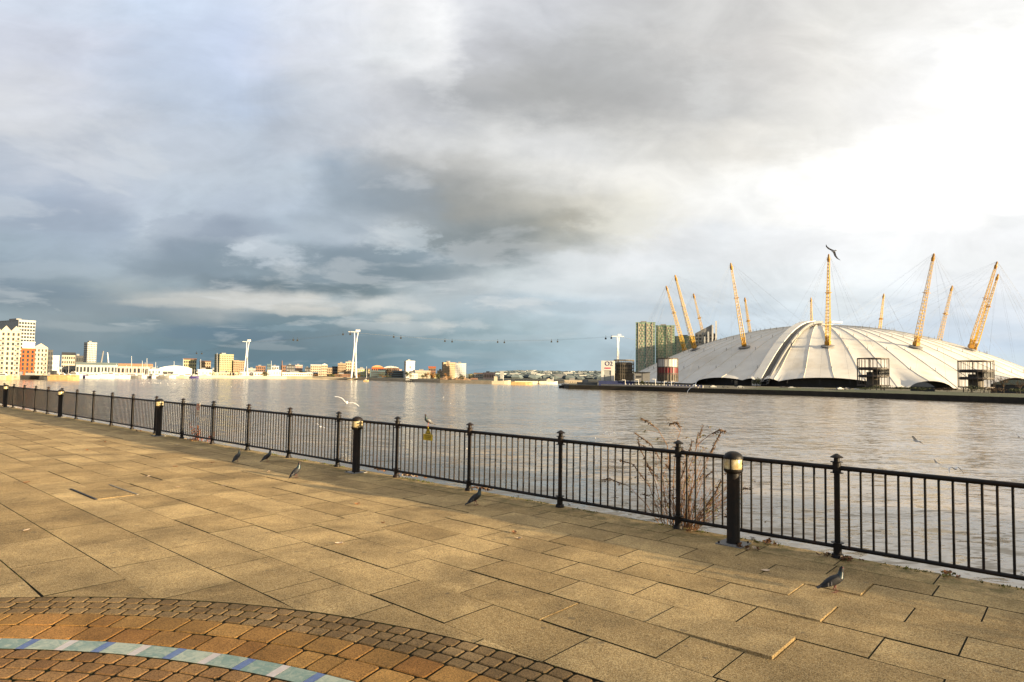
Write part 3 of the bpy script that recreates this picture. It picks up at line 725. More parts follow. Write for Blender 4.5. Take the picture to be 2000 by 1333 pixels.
for side in (1, -1):
    for row, zz_ in ((0,-.030),(1,-.056),(2,-.082)):
        x = -.085+.01*row
        while x < .078-.01*row:
            ww = r_.uniform(.006,.012); strip(tx, (x,zz_),(x+ww,zz_),.013,YS*side); x += ww+.005
tx.build('lettering', M['signink'], sg)
s_, z_ = rail_s(390, 801)
s2 = empty('prohibition_sign', 'small pale sign with red prohibition ring hung on the far railing', 'sign', P(s_, TF-0.04, z_), FROT)
MB().box((0,0,0), (0.21,0.005,0.36)).build('panel', M['signpale'], s2)
rg = MB()
for side in (1,-1):
    for j in range(20):
        a1, a2 = 2*pi*j/20, 2*pi*(j+1)/20
        rg.quad(*[(x_, .0045*side, z1) for x_, z1 in ((.082*cos(a1), .075+.082*sin(a1)), (.082*cos(a2), .075+.082*sin(a2)), (.060*cos(a2), .075+.060*sin(a2)), (.060*cos(a1), .075+.060*sin(a1)))])
    strip(rg, (-.05,.125),(.05,.025),.018,.0045*side)
rg.build('ring_and_bar', M['signred'], s2)
fg = MB()
for side in (1,-1):
    strip(fg, (-.03,.05),(.02,.09),.022,.0037*side); strip(fg, (.0,.10),(.02,.12),.02,.0037*side)
    for zz_ in (-.07,-.11): strip(fg, (-.07,zz_),(.07,zz_),.014,.0037*side)
fg.build('lettering', M['signink'], s2)

# ================================================================== DRY SHRUB behind the railing
def curve_pts(p, d, L, n, bend, rg_):
    pts = [Vector(p)]; d = Vector(d).normalized()
    for i in range(n):
        d = (d + bend*(1.0/n) + Vector((rg_.uniform(-.05,.05), rg_.uniform(-.05,.05), rg_.uniform(-.03,.03)))).normalized()
        pts.append(pts[-1]+d*(L/n))
    return pts
rg2 = random.Random(21)
root = Z(1322, 1040, -0.05); root = P(root.dot(UV), 7.82, -0.15)
sh = empty('dry_shrub', 'leafless reddish shrub with dried flower heads growing over the quay edge', 'shrub', root)
stem = MB(); heads = MB(); leaves = MB()
def leafq(mb, p, d, L, w_, rg_):
    d = d.normalized(); a = d.cross(Vector((rg_.uniform(-1,1), rg_.uniform(-1,1), rg_.uniform(-1,1))))
    if a.length < 1e-3: return
    a = a.normalized()*w_
    mb.quad(p, p+d*L*.5+a, p+d*L, p+d*L*.5-a)
for i in range(54):
    ang = rg2.uniform(-1, 1)
    side = UV*(-1)      # towards the right of the picture
    lean = side*(ang*0.70) + NV*rg2.uniform(-0.05, 0.32)
    L = rg2.uniform(0.6, 1.15)*(1.05-0.22*abs(ang)) if i > 3 else rg2.uniform(1.1, 1.3)
    st_ = root*0 + Vector((rg2.uniform(-.08,.08), rg2.uniform(-.05,.05), rg2.uniform(-.1,.1)))
    pts = curve_pts(st_, lean+Vector((0,0,1)), L, 8, lean*.9+Vector((0,0,-0.16)), rg2)
    r0 = rg2.uniform(.0042,.0075)
    stem.tube(pts, [r0*(1-.75*k/8) for k in range(9)], 4, False)
    for k in range(3, 8):
        for _ in range(2):
            if rg2.random() < 0.62:
                d = (pts[k]-pts[k-1]).normalized(); sd_ = Vector((rg2.uniform(-1,1), rg2.uniform(-1,1), rg2.uniform(0,.9))).normalized()
                tw = curve_pts(pts[k], d*0.9+sd_*0.8, rg2.uniform(.06,.24), 4, sd_*.3, rg2)
                stem.tube(tw, .0016, 3, False)
                if rg2.random() < .35:
                    for q_ in range(5): leafq(leaves if rg2.random() < .6 else heads, tw[-1]+Vector((rg2.uniform(-.02,.02),)*3), Vector((rg2.uniform(-1,1), rg2.uniform(-1,1), rg2.uniform(-1,.3))), rg2.uniform(.02,.05), .007, rg2)
    if rg2.random() < 0.38 or i < 10:   # drooping dried panicle
        d = (pts[-1]-pts[-2]).normalized()
        out = (lean*1.4+Vector((0,0,-.25)))
        hp = curve_pts(pts[-1], d+out*.4, rg2.uniform(.09,.2), 5, out*0.9, rg2)
        heads.tube(hp, [.004,.008,.010,.008,.005,.002], 5, True)
        for pt in hp:
            for _ in range(6): leafq(heads, pt+Vector((rg2.uniform(-.012,.012), rg2.uniform(-.012,.012), rg2.uniform(-.012,.012))), Vector((rg2.uniform(-1,1), rg2.uniform(-1,1), rg2.uniform(-1,1))), .022, .006, rg2)
def at_quay(px, py, t_=7.86):
    d = ray(px, py); k = (t_-EYE.dot(NV))/d.dot(NV); return EYE+d*k-root
for hp_ in (((1310,1045),(1308,930),(1303,870),(1285,838),(1262,822),(1252,818)), ((1315,1045),(1316,930),(1320,868),(1331,838),(1322,826),(1308,828)), ((1320,1045),(1340,930),(1362,870),(1385,850),(1405,840),(1418,843)),
            ((1300,1045),(1262,985),(1228,950),(1192,936),(1172,938)), ((1302,1045),(1268,950),(1237,908),(1212,900)), ((1325,1045),(1350,960),(1380,900),(1396,868),(1408,845)), ((1330,1045),(1372,1000),(1396,965),(1408,940)),
            ((1306,1045),(1291,900),(1270,868),(1240,846)), ((1312,1045),(1326,950),(1345,890),(1352,862)), ((1303,1045),(1280,940),(1252,880),(1246,858))):
    pts = [at_quay(x_, y_, 7.86+rg2.uniform(-.04,.1)) for x_, y_ in hp_]
    sm_ = []
    for a_, b_ in zip(pts, pts[1:]):
        for k_ in range(4): sm_.append(a_.lerp(b_, k_/4)+Vector((rg2.uniform(-.004,.004), 0, rg2.uniform(-.004,.004))))
    sm_.append(pts[-1]); n_ = len(sm_)
    stem.tube(sm_, [.0065*(1-.72*k_/n_) for k_ in range(n_)], 5, False)
    for k_ in range(n_-7, n_):
        heads.tube([sm_[k_-1], sm_[k_]], [.007, .008], 5, False)
        for _ in range(9): leafq(heads, sm_[k_]+Vector((rg2.uniform(-.014,.014), rg2.uniform(-.014,.014), rg2.uniform(-.016,.012))), Vector((rg2.uniform(-1,1), rg2.uniform(-1,1), rg2.uniform(-1.3,.6))), rg2.uniform(.018,.034), .007, rg2)
    for k_ in range(5, n_-6, 2):
        sd_ = Vector((rg2.uniform(-1,1), rg2.uniform(-1,1), rg2.uniform(.1,1))).normalized()
        tw = curve_pts(sm_[k_], sd_, rg2.uniform(.08,.22), 4, sd_*.3, rg2); stem.tube(tw, .0018, 3, False)
        for _ in range(4): leafq(leaves if rg2.random() < .5 else heads, tw[-1], Vector((rg2.uniform(-1,1), rg2.uniform(-1,1), rg2.uniform(-1,.2))), rg2.uniform(.025,.05), .008, rg2)
stem.build('stems', M['stem'], sh); heads.build('dried_flower_heads', M['dryleaf'], sh); leaves.build('leaves', M['oliveleaf'], sh)
# red weed at a far post
r0_ = P(rail_s(385, 862)[0], 7.74, -0.05)
rw = empty('red_weed', 'small straggly red-leaved weed at the quay edge under the far sign', 'weed', r0_)
stem = MB(); lv = MB(); rg3 = random.Random(8)
for i in range(12):
    dx = rg3.uniform(-1.2, 1.2)
    pts = curve_pts(Vector((0,0,0))+UV*rg3.uniform(-.5,.5), UV*dx+Vector((0,0,1)), rg3.uniform(.15,.6), 5, UV*dx*.4, rg3)
    stem.tube(pts, .004, 3, False)
    for pt in pts[1:]:
        for _ in range(4): leafq(lv, pt, Vector((rg3.uniform(-1,1), rg3.uniform(-1,1), rg3.uniform(-1,1))), .05, .014, rg3)
stem.build('stems', M['stem'], rw); lv.build('leaves', mat('red_leaf', (0.20,0.06,0.035), .8, var=.4, scale=15), rw)

# ---- litter, moss tufts
def leaf_mb(sz, rg_):
    mb = MB(); n = 5; top = []; 
    cx = [0, .22, .5, .8, 1.0]; wd = [0.05, .30, .36, .22, .01]
    cur = rg_.uniform(.1, .45)
    for k in range(n):
        x = (cx[k]-.5)*sz; h = cur*sz*((cx[k]-.5)**2)*1.3
        for s_ in (-1, 0, 1): top.append((x, s_*wd[k]*sz*rg_.uniform(.8,1.1), h+(abs(s_)*cur*sz*.35)+.002))
    i = len(mb.v); mb.v += top
    for k in range(n-1):
        for s_ in range(2): a = i+k*3+s_; mb.f.append((a, a+3, a+4, a+1)); mb.mi.append(0)
    return mb
rl = random.Random(9)
LEAF = [(52,1037,.09,'p','small crumpled pale leaf alone on the slabs at the left edge'),(290,931,.09,'p','pale curled leaf on a slab joint in the sunny patch'),(438,949,.08,'p','pale leaf lying on open slabs left of the middle'),
 (347,952,.07,'p','faint flat pale leaf between two other pale leaves'),(662,1062,.09,'p','crumpled white leaf on slabs above the brick circle'),(1004,1041,.10,'d','brown curled leaf just above a pale one mid pavement'),
 (1013,1053,.08,'p','pale leaf just below a brown curled one mid pavement'),(748,1022,.05,'d','tiny dark red leaf standing on mid pavement'),(698,985,.08,'d','flat reddish brown leaf right of the three pigeons'),
 (1495,1115,.09,'p','pale leaf left of the nearest pigeon'),(170,880,.1,'d','small dark brown leaf far left on the bright slabs'),(205,864,.1,'d','thin dark leaf at the far left slabs'),
 (52,943,.1,'d','rusty leaf at the left edge on a long joint'),(394,879,.09,'p','pale round leaf on far slabs below the red and white sign'),(345,869,.09,'p','pale leaf on far slabs near a bollard'),
 (525,922,.08,'p','pale leaf just left of the leaning pigeon'),(342,912,.09,'d','brown leaf on far slabs left of the pigeons'),(415,904,.09,'d','dark brown leaf left of the upright pigeon')]
for (px, py, sz, kd, lb) in LEAF:
    p = Z(px, py, 0.004)
    o = leaf_mb(sz, rl).build('fallen_leaf', M['paleleaf' if kd == 'p' else 'deadleaf'], None, loc=p, rz=rl.uniform(0, 6))
    tag(o, lb, 'leaf', 'fallen leaves on the promenade')
def litter(px, py, n, spread, lb, t_off=0.0, green=False):
    c = Z(px, py, 0.0); mb = MB()
    for _ in range(n):
        l = leaf_mb(rl.uniform(.04,.085), rl)
        a = rl.uniform(0, 6.28); tx_ = rl.uniform(-.5,.5); off = UV*rl.gauss(0, spread)+NV*rl.gauss(0, .045)
        R_ = Matrix.Rotation(a, 3, 'Z') @ Matrix.Rotation(tx_, 3, 'X')
        i = len(mb.v); mb.v += [tuple(R_ @ Vector(v) + off + Vector((0,0,rl.uniform(0,.03)))) for v in l.v]
        mb.f += [tuple(i+k for k in f) for f in l.f]; mb.mi += [0 if rl.random() < .6 else (1 if rl.random() < .6 else 2)]*len(l.f)
    o = mb.build('leaf_litter', [M['deadleaf'], M['oliveleaf'] if green else M['dryleaf'], M['paleleaf']], None, loc=c, kind='stuff')
    o['label'] = lb; o['category'] = 'leaf litter'
litter(800, 931, 26, .16, 'brown dead leaves drifted at the post right of the near bollard')
litter(938, 956, 22, .14, 'brown dead leaves drifted at the foot of a middle post')
litter(742, 920, 12, .13, 'thin line of dead leaves under the rail beside the bollard')
litter(1652, 1094, 12, .06, 'yellow and brown leaves caught at the foot of the right post', green=True)
litter(1616, 1087, 6, .04, 'pale leaf scraps left of the right post foot')
litter(1845, 1124, 10, .05, 'weedy leaf scraps on the edge right of the right post', green=True)
litter(1505, 1062, 10, .06, 'weedy tuft on the edge right of the big bollard', green=True)
litter(1340, 1036, 10, .10, 'dry leaf scraps under the shrub', green=True)
litter(1445, 1070, 8, .07, 'brown leaf scraps round the big bollard base plate')
litter(372, 860, 12, .2, 'red brown leaf scraps below the red and white sign')
litter(270, 843, 8, .2, 'green brown tuft at a far post foot', green=True)
litter(15, 792, 10, .4, 'pale leaf drift at the far left end of the railing')
# moss in slab joints
mo = MB()
for _ in range(5200):
    ti = rl.choice(TS[12:25]); s_ = rl.uniform(0.2, 12)
    if rl.random() < 0.5: continue
    if (Vector((s_, ti))-Vector((CS, CT))).length < RO: continue
    n_ = sin(s_*1.7+ti*5)+sin(s_*.6+ti*9)
    if n_ < 0.5: continue
    c = P(s_, ti+rl.uniform(-.004,.004), -0.006)
    for _k in range(2): leafq(mo, c, Vector((rl.uniform(-1,1), rl.uniform(-1,1), rl.uniform(.1,.6))), rl.uniform(.006,.013), .004, rl)
for _ in range(900):
    s_ = rl.uniform(-1, 14); c = P(s_+rl.gauss(0,.02), 7.66+rl.uniform(-.05,.05), -0.002)
    if sin(s_*2.3)+sin(s_*5.1) < 0.2: continue
    for _k in range(3): leafq(mo, c, Vector((rl.uniform(-1,1), rl.uniform(-1,1), rl.uniform(.2,1.5))), rl.uniform(.01,.035), .005, rl)
mo.build('moss', mat('moss', (0.10,0.11,0.015), .95, var=.4, scale=20), pavement, kind='stuff')

# ================================================================== BIRDS
def pigeon(label, loc, rz, s=1.0, tiltf=0.35, legs=True, palewing=False):
    b = empty('pigeon', label, 'pigeon', loc, rz, 'pigeons', s*.80)
    body = MB(); z0 = .135
    ca, sa = cos(tiltf), sin(tiltf)
    def q(x, z): return (x*ca - z*sa*0, 0, z0 + x*sa + z)
    path = [q(-.155,-.005), q(-.12,0), q(-.07,.004), q(-.02,.004), q(.03,.006), q(.07,.016), (q(.085,0)[0],0,q(.085,0)[2]+.045), (q(.090,0)[0],0,q(.09,0)[2]+.078), (q(.098,0)[0],0,q(.098,0)[2]+.105), (q(.108,0)[0],0,q(.108,0)[2]+.115), (q(.125,0)[0],0,q(.125,0)[2]+.108)]
    body.tube(path, [.014,.028,.046,.056,.055,.047,.034,.026,.026,.022,.006], 12)
    bo = body.build('body', [M['feather']], b, True)
    nk = MB(); nk.tube(path[5:8], [.0485,.0355,.0275], 12, False); nk.build('neck_plumage', M['featherneck'], b, True)
    for sg_ in (-1, 1):
        wg = MB()
        n = 8
        prof = [(-.175,-.012,.006),(-.13,-.01,.018),(-.08,-.004,.036),(-.02,.002,.044),(.03,.008,.036),(.055,.010,.012)]
        i = 0
        for x, dz, hw in prof:
            p = q(x, dz); yy = sg_*(.030+.024*(1-abs((x+.03)/.16)**1.6))
            wg.v += [(p[0], yy, p[2]+hw), (p[0], yy+sg_*.010, p[2]), (p[0], yy, p[2]-hw*.75), (p[0], yy-sg_*.012, p[2])]
        for k in range(len(prof)-1):
            for j in range(4): a = k*4+j; c_ = k*4+(j+1) % 4; wg.f.append((a, c_, c_+4, a+4)); wg.mi.append(0)
        wg.f += [(0,1,2,3), (20,21,22,23)]; wg.mi += [0,0]
        w_ = wg.build('wing', M['featherpale'] if palewing else M['feather'], b, True)
        br = MB(); 
        for xb in (-.055,-.095):
            p = q(xb, 0); br.box((p[0], sg_*.060, p[2]), (.010,.006,.045), 0)
        br.build('wing_bar', M['featherpale'] if not palewing else M['feather'], w_)
        if legs:
            lg = MB(); fx = .015+.022*sg_; hx = q(.01,0)
            lg.tube([(hx[0], sg_*.022, hx[2]-.045), (fx-.008, sg_*.024, .048), (fx, sg_*.024, .008)], [.011,.005,.004], 6)
            for a in (-.5, 0, .5, pi): lg.tube([(fx, sg_*.024, .006), (fx+.030*cos(a), sg_*.024+.030*sin(a), .003)], [.004,.002], 4)
            lg.build('leg', M['birdleg'], b, True)
        ey = path[9]; MB().ball((ey[0]-.002, sg_*.019, ey[2]+.004), .0045, 6, 5).build('eye', M['signred'], b, True)
    tl = MB(); a_, c_ = q(-.14,-.004), q(-.215,-.012)
    tl.v += [(a_[0],-.022,a_[2]+.008),(a_[0],.022,a_[2]+.008),(c_[0],.034,c_[2]+.004),(c_[0],-.034,c_[2]+.004),(a_[0],-.022,a_[2]-.010),(a_[0],.022,a_[2]-.010),(c_[0],.034,c_[2]-.002),(c_[0],-.034,c_[2]-.002)]
    tl.f += [(0,1,2,3),(7,6,5,4),(0,3,7,4),(1,5,6,2),(2,6,7,3),(0,4,5,1)]; tl.mi += [0]*6
    tl.build('tail', M['feather'], b)
    e_ = path[10]; MB().tube([(e_[0]-.004,0,e_[2]), (e_[0]+.020,0,e_[2]-.008)], [.005,.0015], 6).build('beak', M['beak'], b)
    return b
pigeon('largest pigeon, grey and upright, standing on a raised slab near the right post', Z(1629,1157,0.008), radians(-4), .93, .38)
pigeon('dark pigeon on slabs at the foot of the middle railing, facing right', Z(928,987,0), radians(12), 1.0, .55)
pigeon('dark pigeon leaning forward, nearest of the three left pigeons', Z(577,934,0), radians(20), 1.05, .75)
pigeon('pigeon with head up, middle one of the three left pigeons', Z(521,902,0), radians(25), .95, .6)
pigeon('small upright pigeon seen end on, leftmost of all', Z(463,902,0), radians(75), .95, .5)
s_, z_ = rail_s(837, 829)
pigeon('pied pigeon perched on the top rail above the yellow sign', P(s_, TF, 0.968), radians(215), .85, .42, True, True)

def gull(label, loc, heading, kind='fly', span=1.0, roll=0.0, up_=0.35, mw='gullwhite', pitch=0.0, droop=0.0):
    g = empty('gull', label, 'gull', loc, 0, 'gulls')
    g.rotation_euler = (roll, pitch, heading)
    L = .36*span
    body = MB(); body.tube([(-.5*L,0,.0),(-.35*L,0,.0),(-.1*L,0,-.01),(.15*L,0,0),(.32*L,0,.02*span),(.42*L,0,.035*span),(.5*L,0,.03*span)], [.01*span,.03*span,.055*span,.05*span,.03*span,.03*span,.008*span], 8)
    body.build('body', M['gullwhite'], g, True)
    MB().tube([(.49*L,0,.03*span),(.57*L,0,.02*span)], [.008*span,.002], 5).build('beak', M['beak'], g)
    if kind == 'fly':
        for sg_ in (-1, 1):
            wm = MB(); hs = span/2
            st_ = [(0.05,.10,-.10,0.0),(0.45,.14,-.02,up_*.42),(0.75,.09,-.02,up_*.42-droop*.1),(1.0,-.10,-.13,up_*.25-droop*.3)]
            for yy, xf, xb, zz_ in st_:
                for x_, th in ((xf*span,0.0),((xf+xb)/2*span,.012*span),(xb*span,0.0),((xf+xb)/2*span,-.006*span)):
                    wm.v.append((x_, sg_*yy*hs, zz_*hs+th))
            for k in range(3):
                for j in range(4): a = k*4+j; c_ = k*4+(j+1) % 4; wm.f.append((a,c_,c_+4,a+4)); wm.mi.append(1 if k == 2 and mw != 'gullwhite' else 0)
            wm.f += [(0,1,2,3),(12,13,14,15)]; wm.mi += [0,0]
            wm.build('wing', [M[mw], M['dark']], g, True)
    else:
        for sg_ in (-1, 1):
            wm = MB(); wm.tube([(-.62*L, sg_*.02*span, .02*span), (-.3*L, sg_*.04*span, .02*span), (.1*L, sg_*.042*span, .02*span), (.25*L, sg_*.03*span, .015*span)], [.004*span,.018*span,.026*span,.008*span], 6)
            wm.build('wing', M['gullgrey'], g, True)
    tl = MB(); tl.box((-.56*L,0,0), (.2*L,.06*span,.006*span)); tl.build('tail', M['gullwhite'], g)
    return g
gull('large white gull gliding low over the water above the near bollard, wings wide', W(677,787,27), radians(100), 'fly', 1.05, 0.38, .42)
gull('dark gull soaring level with the tip of the front dome mast', W(1628,491,29), radians(95), 'fly', .95, .80, -.25, 'gullgrey', 0, .6)
gull('pale gull banking steeply before the dark river wall', W(1357,753,30), radians(85), 'fly', 1.0, -.85, .3)
gull('gull with thin raised wings over the bright water, far right middle', W(1790,862,30), radians(115), 'fly', .85, .5, .5, 'gullwhite')
gull('gull with one wing up at the right edge of the view', W(1990,853,26), radians(60), 'fly', .6, .2, 1.0, 'gullwhite')
gull('small gull with wings raised beside a swimming gull above the shrub', W(1192,849,34), radians(95), 'fly', .6, .1, .9, 'gullwhite')
gull('small dark gull skimming the bright water above the right railing', W(1829,904,30), radians(105), 'fly', .5, .6, .5, 'gullwhite')
gull('white gull with arched wings skimming the water above the right railing', W(1865,916,30), radians(100), 'fly', .75, 0, .5, 'gullwhite', 0, 2.0)
gull('pale gull low on the water seen through the railing left of the near bollard', W(626,834,34), radians(100), 'fly', .6, .5, .4, 'gullwhite')
SW = [(1163,856,1.1,'dark backed gull swimming just left of the small gull with raised wings'),(1112,985,.9,'white gull swimming, seen beside a post foot below the bottom rail'),(1012,967,.7,'white gull swimming, seen below the rail left of the middle'),
 (845,914,.8,'white gull swimming, upper one of two below the yellow sign'),(851,934,.8,'white gull swimming, lower one of two below the yellow sign'),(1495,1017,.8,'white gull swimming seen between bars right of the big bollard'),
 (1471,1050,.9,'white gull close to the wall just right of the big bollard'),(1056,841,.6,'tiny white gull swimming left of the raised wing gull'),(912,876,.5,'white gull seen beside a post left of the middle'),
 (866,776,1.2,'tiny gull far out on the water right of centre'),(880,788,1.1,'tiny gull swimming below another far out'),(1194,815,.9,'tiny gull floating well above the small raised wing gull'),
 (1290,1010,.7,'gull beyond the shrub stems'),(1996,1118,.5,'gull cut by the right edge under the rail'),(540,749,2.2,'white speck of a gull far out left of the white cable tower'),(452,756,2.0,'left of two white gull specks on far water'),(470,757,2.0,'right of two white gull specks on far water')]
for px, py, sp_, lb in SW:
    p = Z(px, py, WZ+0.05); gull(lb, p, rl.uniform(0, 6), 'swim', sp_)
for i in range(26):     # the raft of gulls far left
    px = 300+rl.gauss(0, 13) if i < 18 else rl.uniform(262, 362); py = 748.3+rl.uniform(-.8,.8) if i < 18 else rl.uniform(748, 754)
    p = Z(px, py, WZ+.1); gull('tiny white gull in the raft resting on the water at far left', p, rl.uniform(0,6), 'swim', 2.2)

# ================================================================== FAR BANKS
def poly_land(name, shore, back, z, material, wallmat, wall_h=None):
    pts = [Z(px, py, WZ) for px, py in shore]
    mb = MB(); 
    poly = [(p.x, p.y) for p in pts] + back
    mb.prism(poly, WZ-1, z)
    return mb.build(name, material, kind='structure'), pts
SL = [(-260,758),(-60,746),(60,740.2),(150,737.6),(350,738.3),(560,740.3),(700,742.6),(860,747.8),(1000,751),(1060,750.3),(1110,748.5),(1260,752)]
left_land, lp = poly_land('far_bank', SL, [(900,1100),(900,4200),(-4200,4200),(-1500,800)], LZL, M['land'], None)
SR = [(1098,757.5),(1112,760),(1250,763.5),(1450,770),(1600,774.5),(1750,780),(1880,785),(2000,789.5),(2300,803)]
right_land, rp = poly_land('near_bank', SR, [(1500,400),(1500,2400),(500,1500),(60,620)], LZR, M['land'], None)
def shoreY(px):
    for (a, ya), (b, yb) in zip(SL, SL[1:]):
        if a <= px <= b: return Z(px, ya+(yb-ya)*(px-a)/(b-a), WZ).y
    return 600
def inland(px, Y):     # keeps things of the far bank behind its river wall
    return min(shoreY(px)+14+max(0, Y-520)*.8, max(Y, 1140))
# river walls along both shores
def shore_wall(name, label, pts, z0, z1, off, thick, material, cat='river wall'):
    mb = MB()
    for a, b in zip(pts, pts[1:]):
        d = (b-a); d.z = 0; d.normalize(); n_ = Vector((d.y, -d.x, 0))
        A = a+n_*off; B = b+n_*off
        mb.prism([(A.x,A.y),(B.x,B.y),(B.x-n_.x*thick,B.y-n_.y*thick),(A.x-n_.x*thick,A.y-n_.y*thick)], z0, z1)
    o = mb.build(name, material); tag(o, label, cat); return o
shore_wall('river_wall', 'low pale embankment wall along the far shore', lp, WZ-.5, LZL+.6, .4, 1.2, M['sand'])
shore_wall('river_wall', 'long dark sheet piled river wall in front of the dome', rp, WZ-.5, LZR+.25, .5, 1.5, M['darkwall'])
# grassy strip before the dome
g_ = MB(); gp = [Z(px, py, WZ) for px, py in SR[3:]]
for a, b in zip(gp, gp[1:]):
    d = (b-a).normalized(); n_ = Vector((d.y,-d.x,0))
    g_.quad(a-n_*1.2+Vector((0,0,LZR-WZ+.30)), b-n_*1.2+Vector((0,0,LZR-WZ+.30)), b-n_*34+Vector((0,0,LZR-WZ+1.2)), a-n_*34+Vector((0,0,LZR-WZ+1.2)))
g_.build('grass_verge', M['grass'], kind='structure')
# promenade pale kerb + white posts on the dark wall
jt = MB(); lo_ = [Z(px, py, WZ) for px, py in ((1175,761.3),(1250,763.5),(1365,767.5))]
for a, b in zip(lo_, lo_[1:]):
    d = (b-a).normalized(); n_ = Vector((d.y,-d.x,0))
    jt.prism([tuple((a+n_*.9)[:2]), tuple((b+n_*.9)[:2]), tuple((b+n_*.6)[:2]), tuple((a+n_*.6)[:2])], LZR+.3, LZR+1.25)
tag(jt.build('parapet', M['paleconc']), 'pale concrete parapet on top of the dark river wall left of the dome', 'parapet')

# ---- hills
def hillz(x): 
    return 0
hm = MB(); NX, NY = 120, 14
rh = random.Random(2)
ridge = [(600,742),(760,742),(860,741),(905,737),(940,731.5),(975,728),(1010,725.5),(1050,726),(1100,727.5),(1150,727),(1240,728),(1400,730),(1700,735),(2100,742)]
def ridge_y(px):
    for (a, ya), (b, yb) in zip(ridge, ridge[1:]):
        if a <= px <= b: return ya+(yb-ya)*(px-a)/(b-a)
    return 742
for j in range(NY+1):
    f = j/NY; Yd = 1150+f*2200
    for i in range(NX+1):
        px = 600+1500*i/NX
        top = W(px, ridge_y(px)+1.1*sin(i*1.9)*.4+rh.uniform(-.35,.35), 3350)
        x = (px-1000)/F*Yd
        z = LZL + (top.z-LZL)*(f**1.15) + rh.uniform(-1,1)*4*f*(1-f)
        hm.v.append((x, Yd, z))
for j in range(NY):
    for i in range(NX):
        a = j*(NX+1)+i; hm.f.append((a, a+1, a+NX+2, a+NX+1)); hm.mi.append(0)
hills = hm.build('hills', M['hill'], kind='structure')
def hill_pt(px, f):
    Yd = 1150+f*2200; top = W(px, ridge_y(px), 3350); return Vector(((px-1000)/F*Yd, Yd, LZL+(top.z-LZL)*f**1.15))
th = MB(); tt = MB()
for _ in range(420):
    f = rh.random()**.8; px = rh.uniform(905, 1250); p = hill_pt(px, f)
    if rh.random() < .12: th.box((p.x, p.y, p.z+3), (rh.uniform(10,28), 9, rh.uniform(7,12)), rh.uniform(-.4,.4))
for _ in range(1500):
    f = rh.random(); px = rh.uniform(880, 1260); p = hill_pt(px, f); r_ = rh.uniform(4, 9)
    tt.ball((p.x, p.y, p.z+r_*.3), (r_*1.5, r_, r_*.55), 6, 4, .25)
th.build('hillside_houses', M['palegrey'], kind='stuff')
tt.build('hillside_trees', M['hill'], kind='stuff')

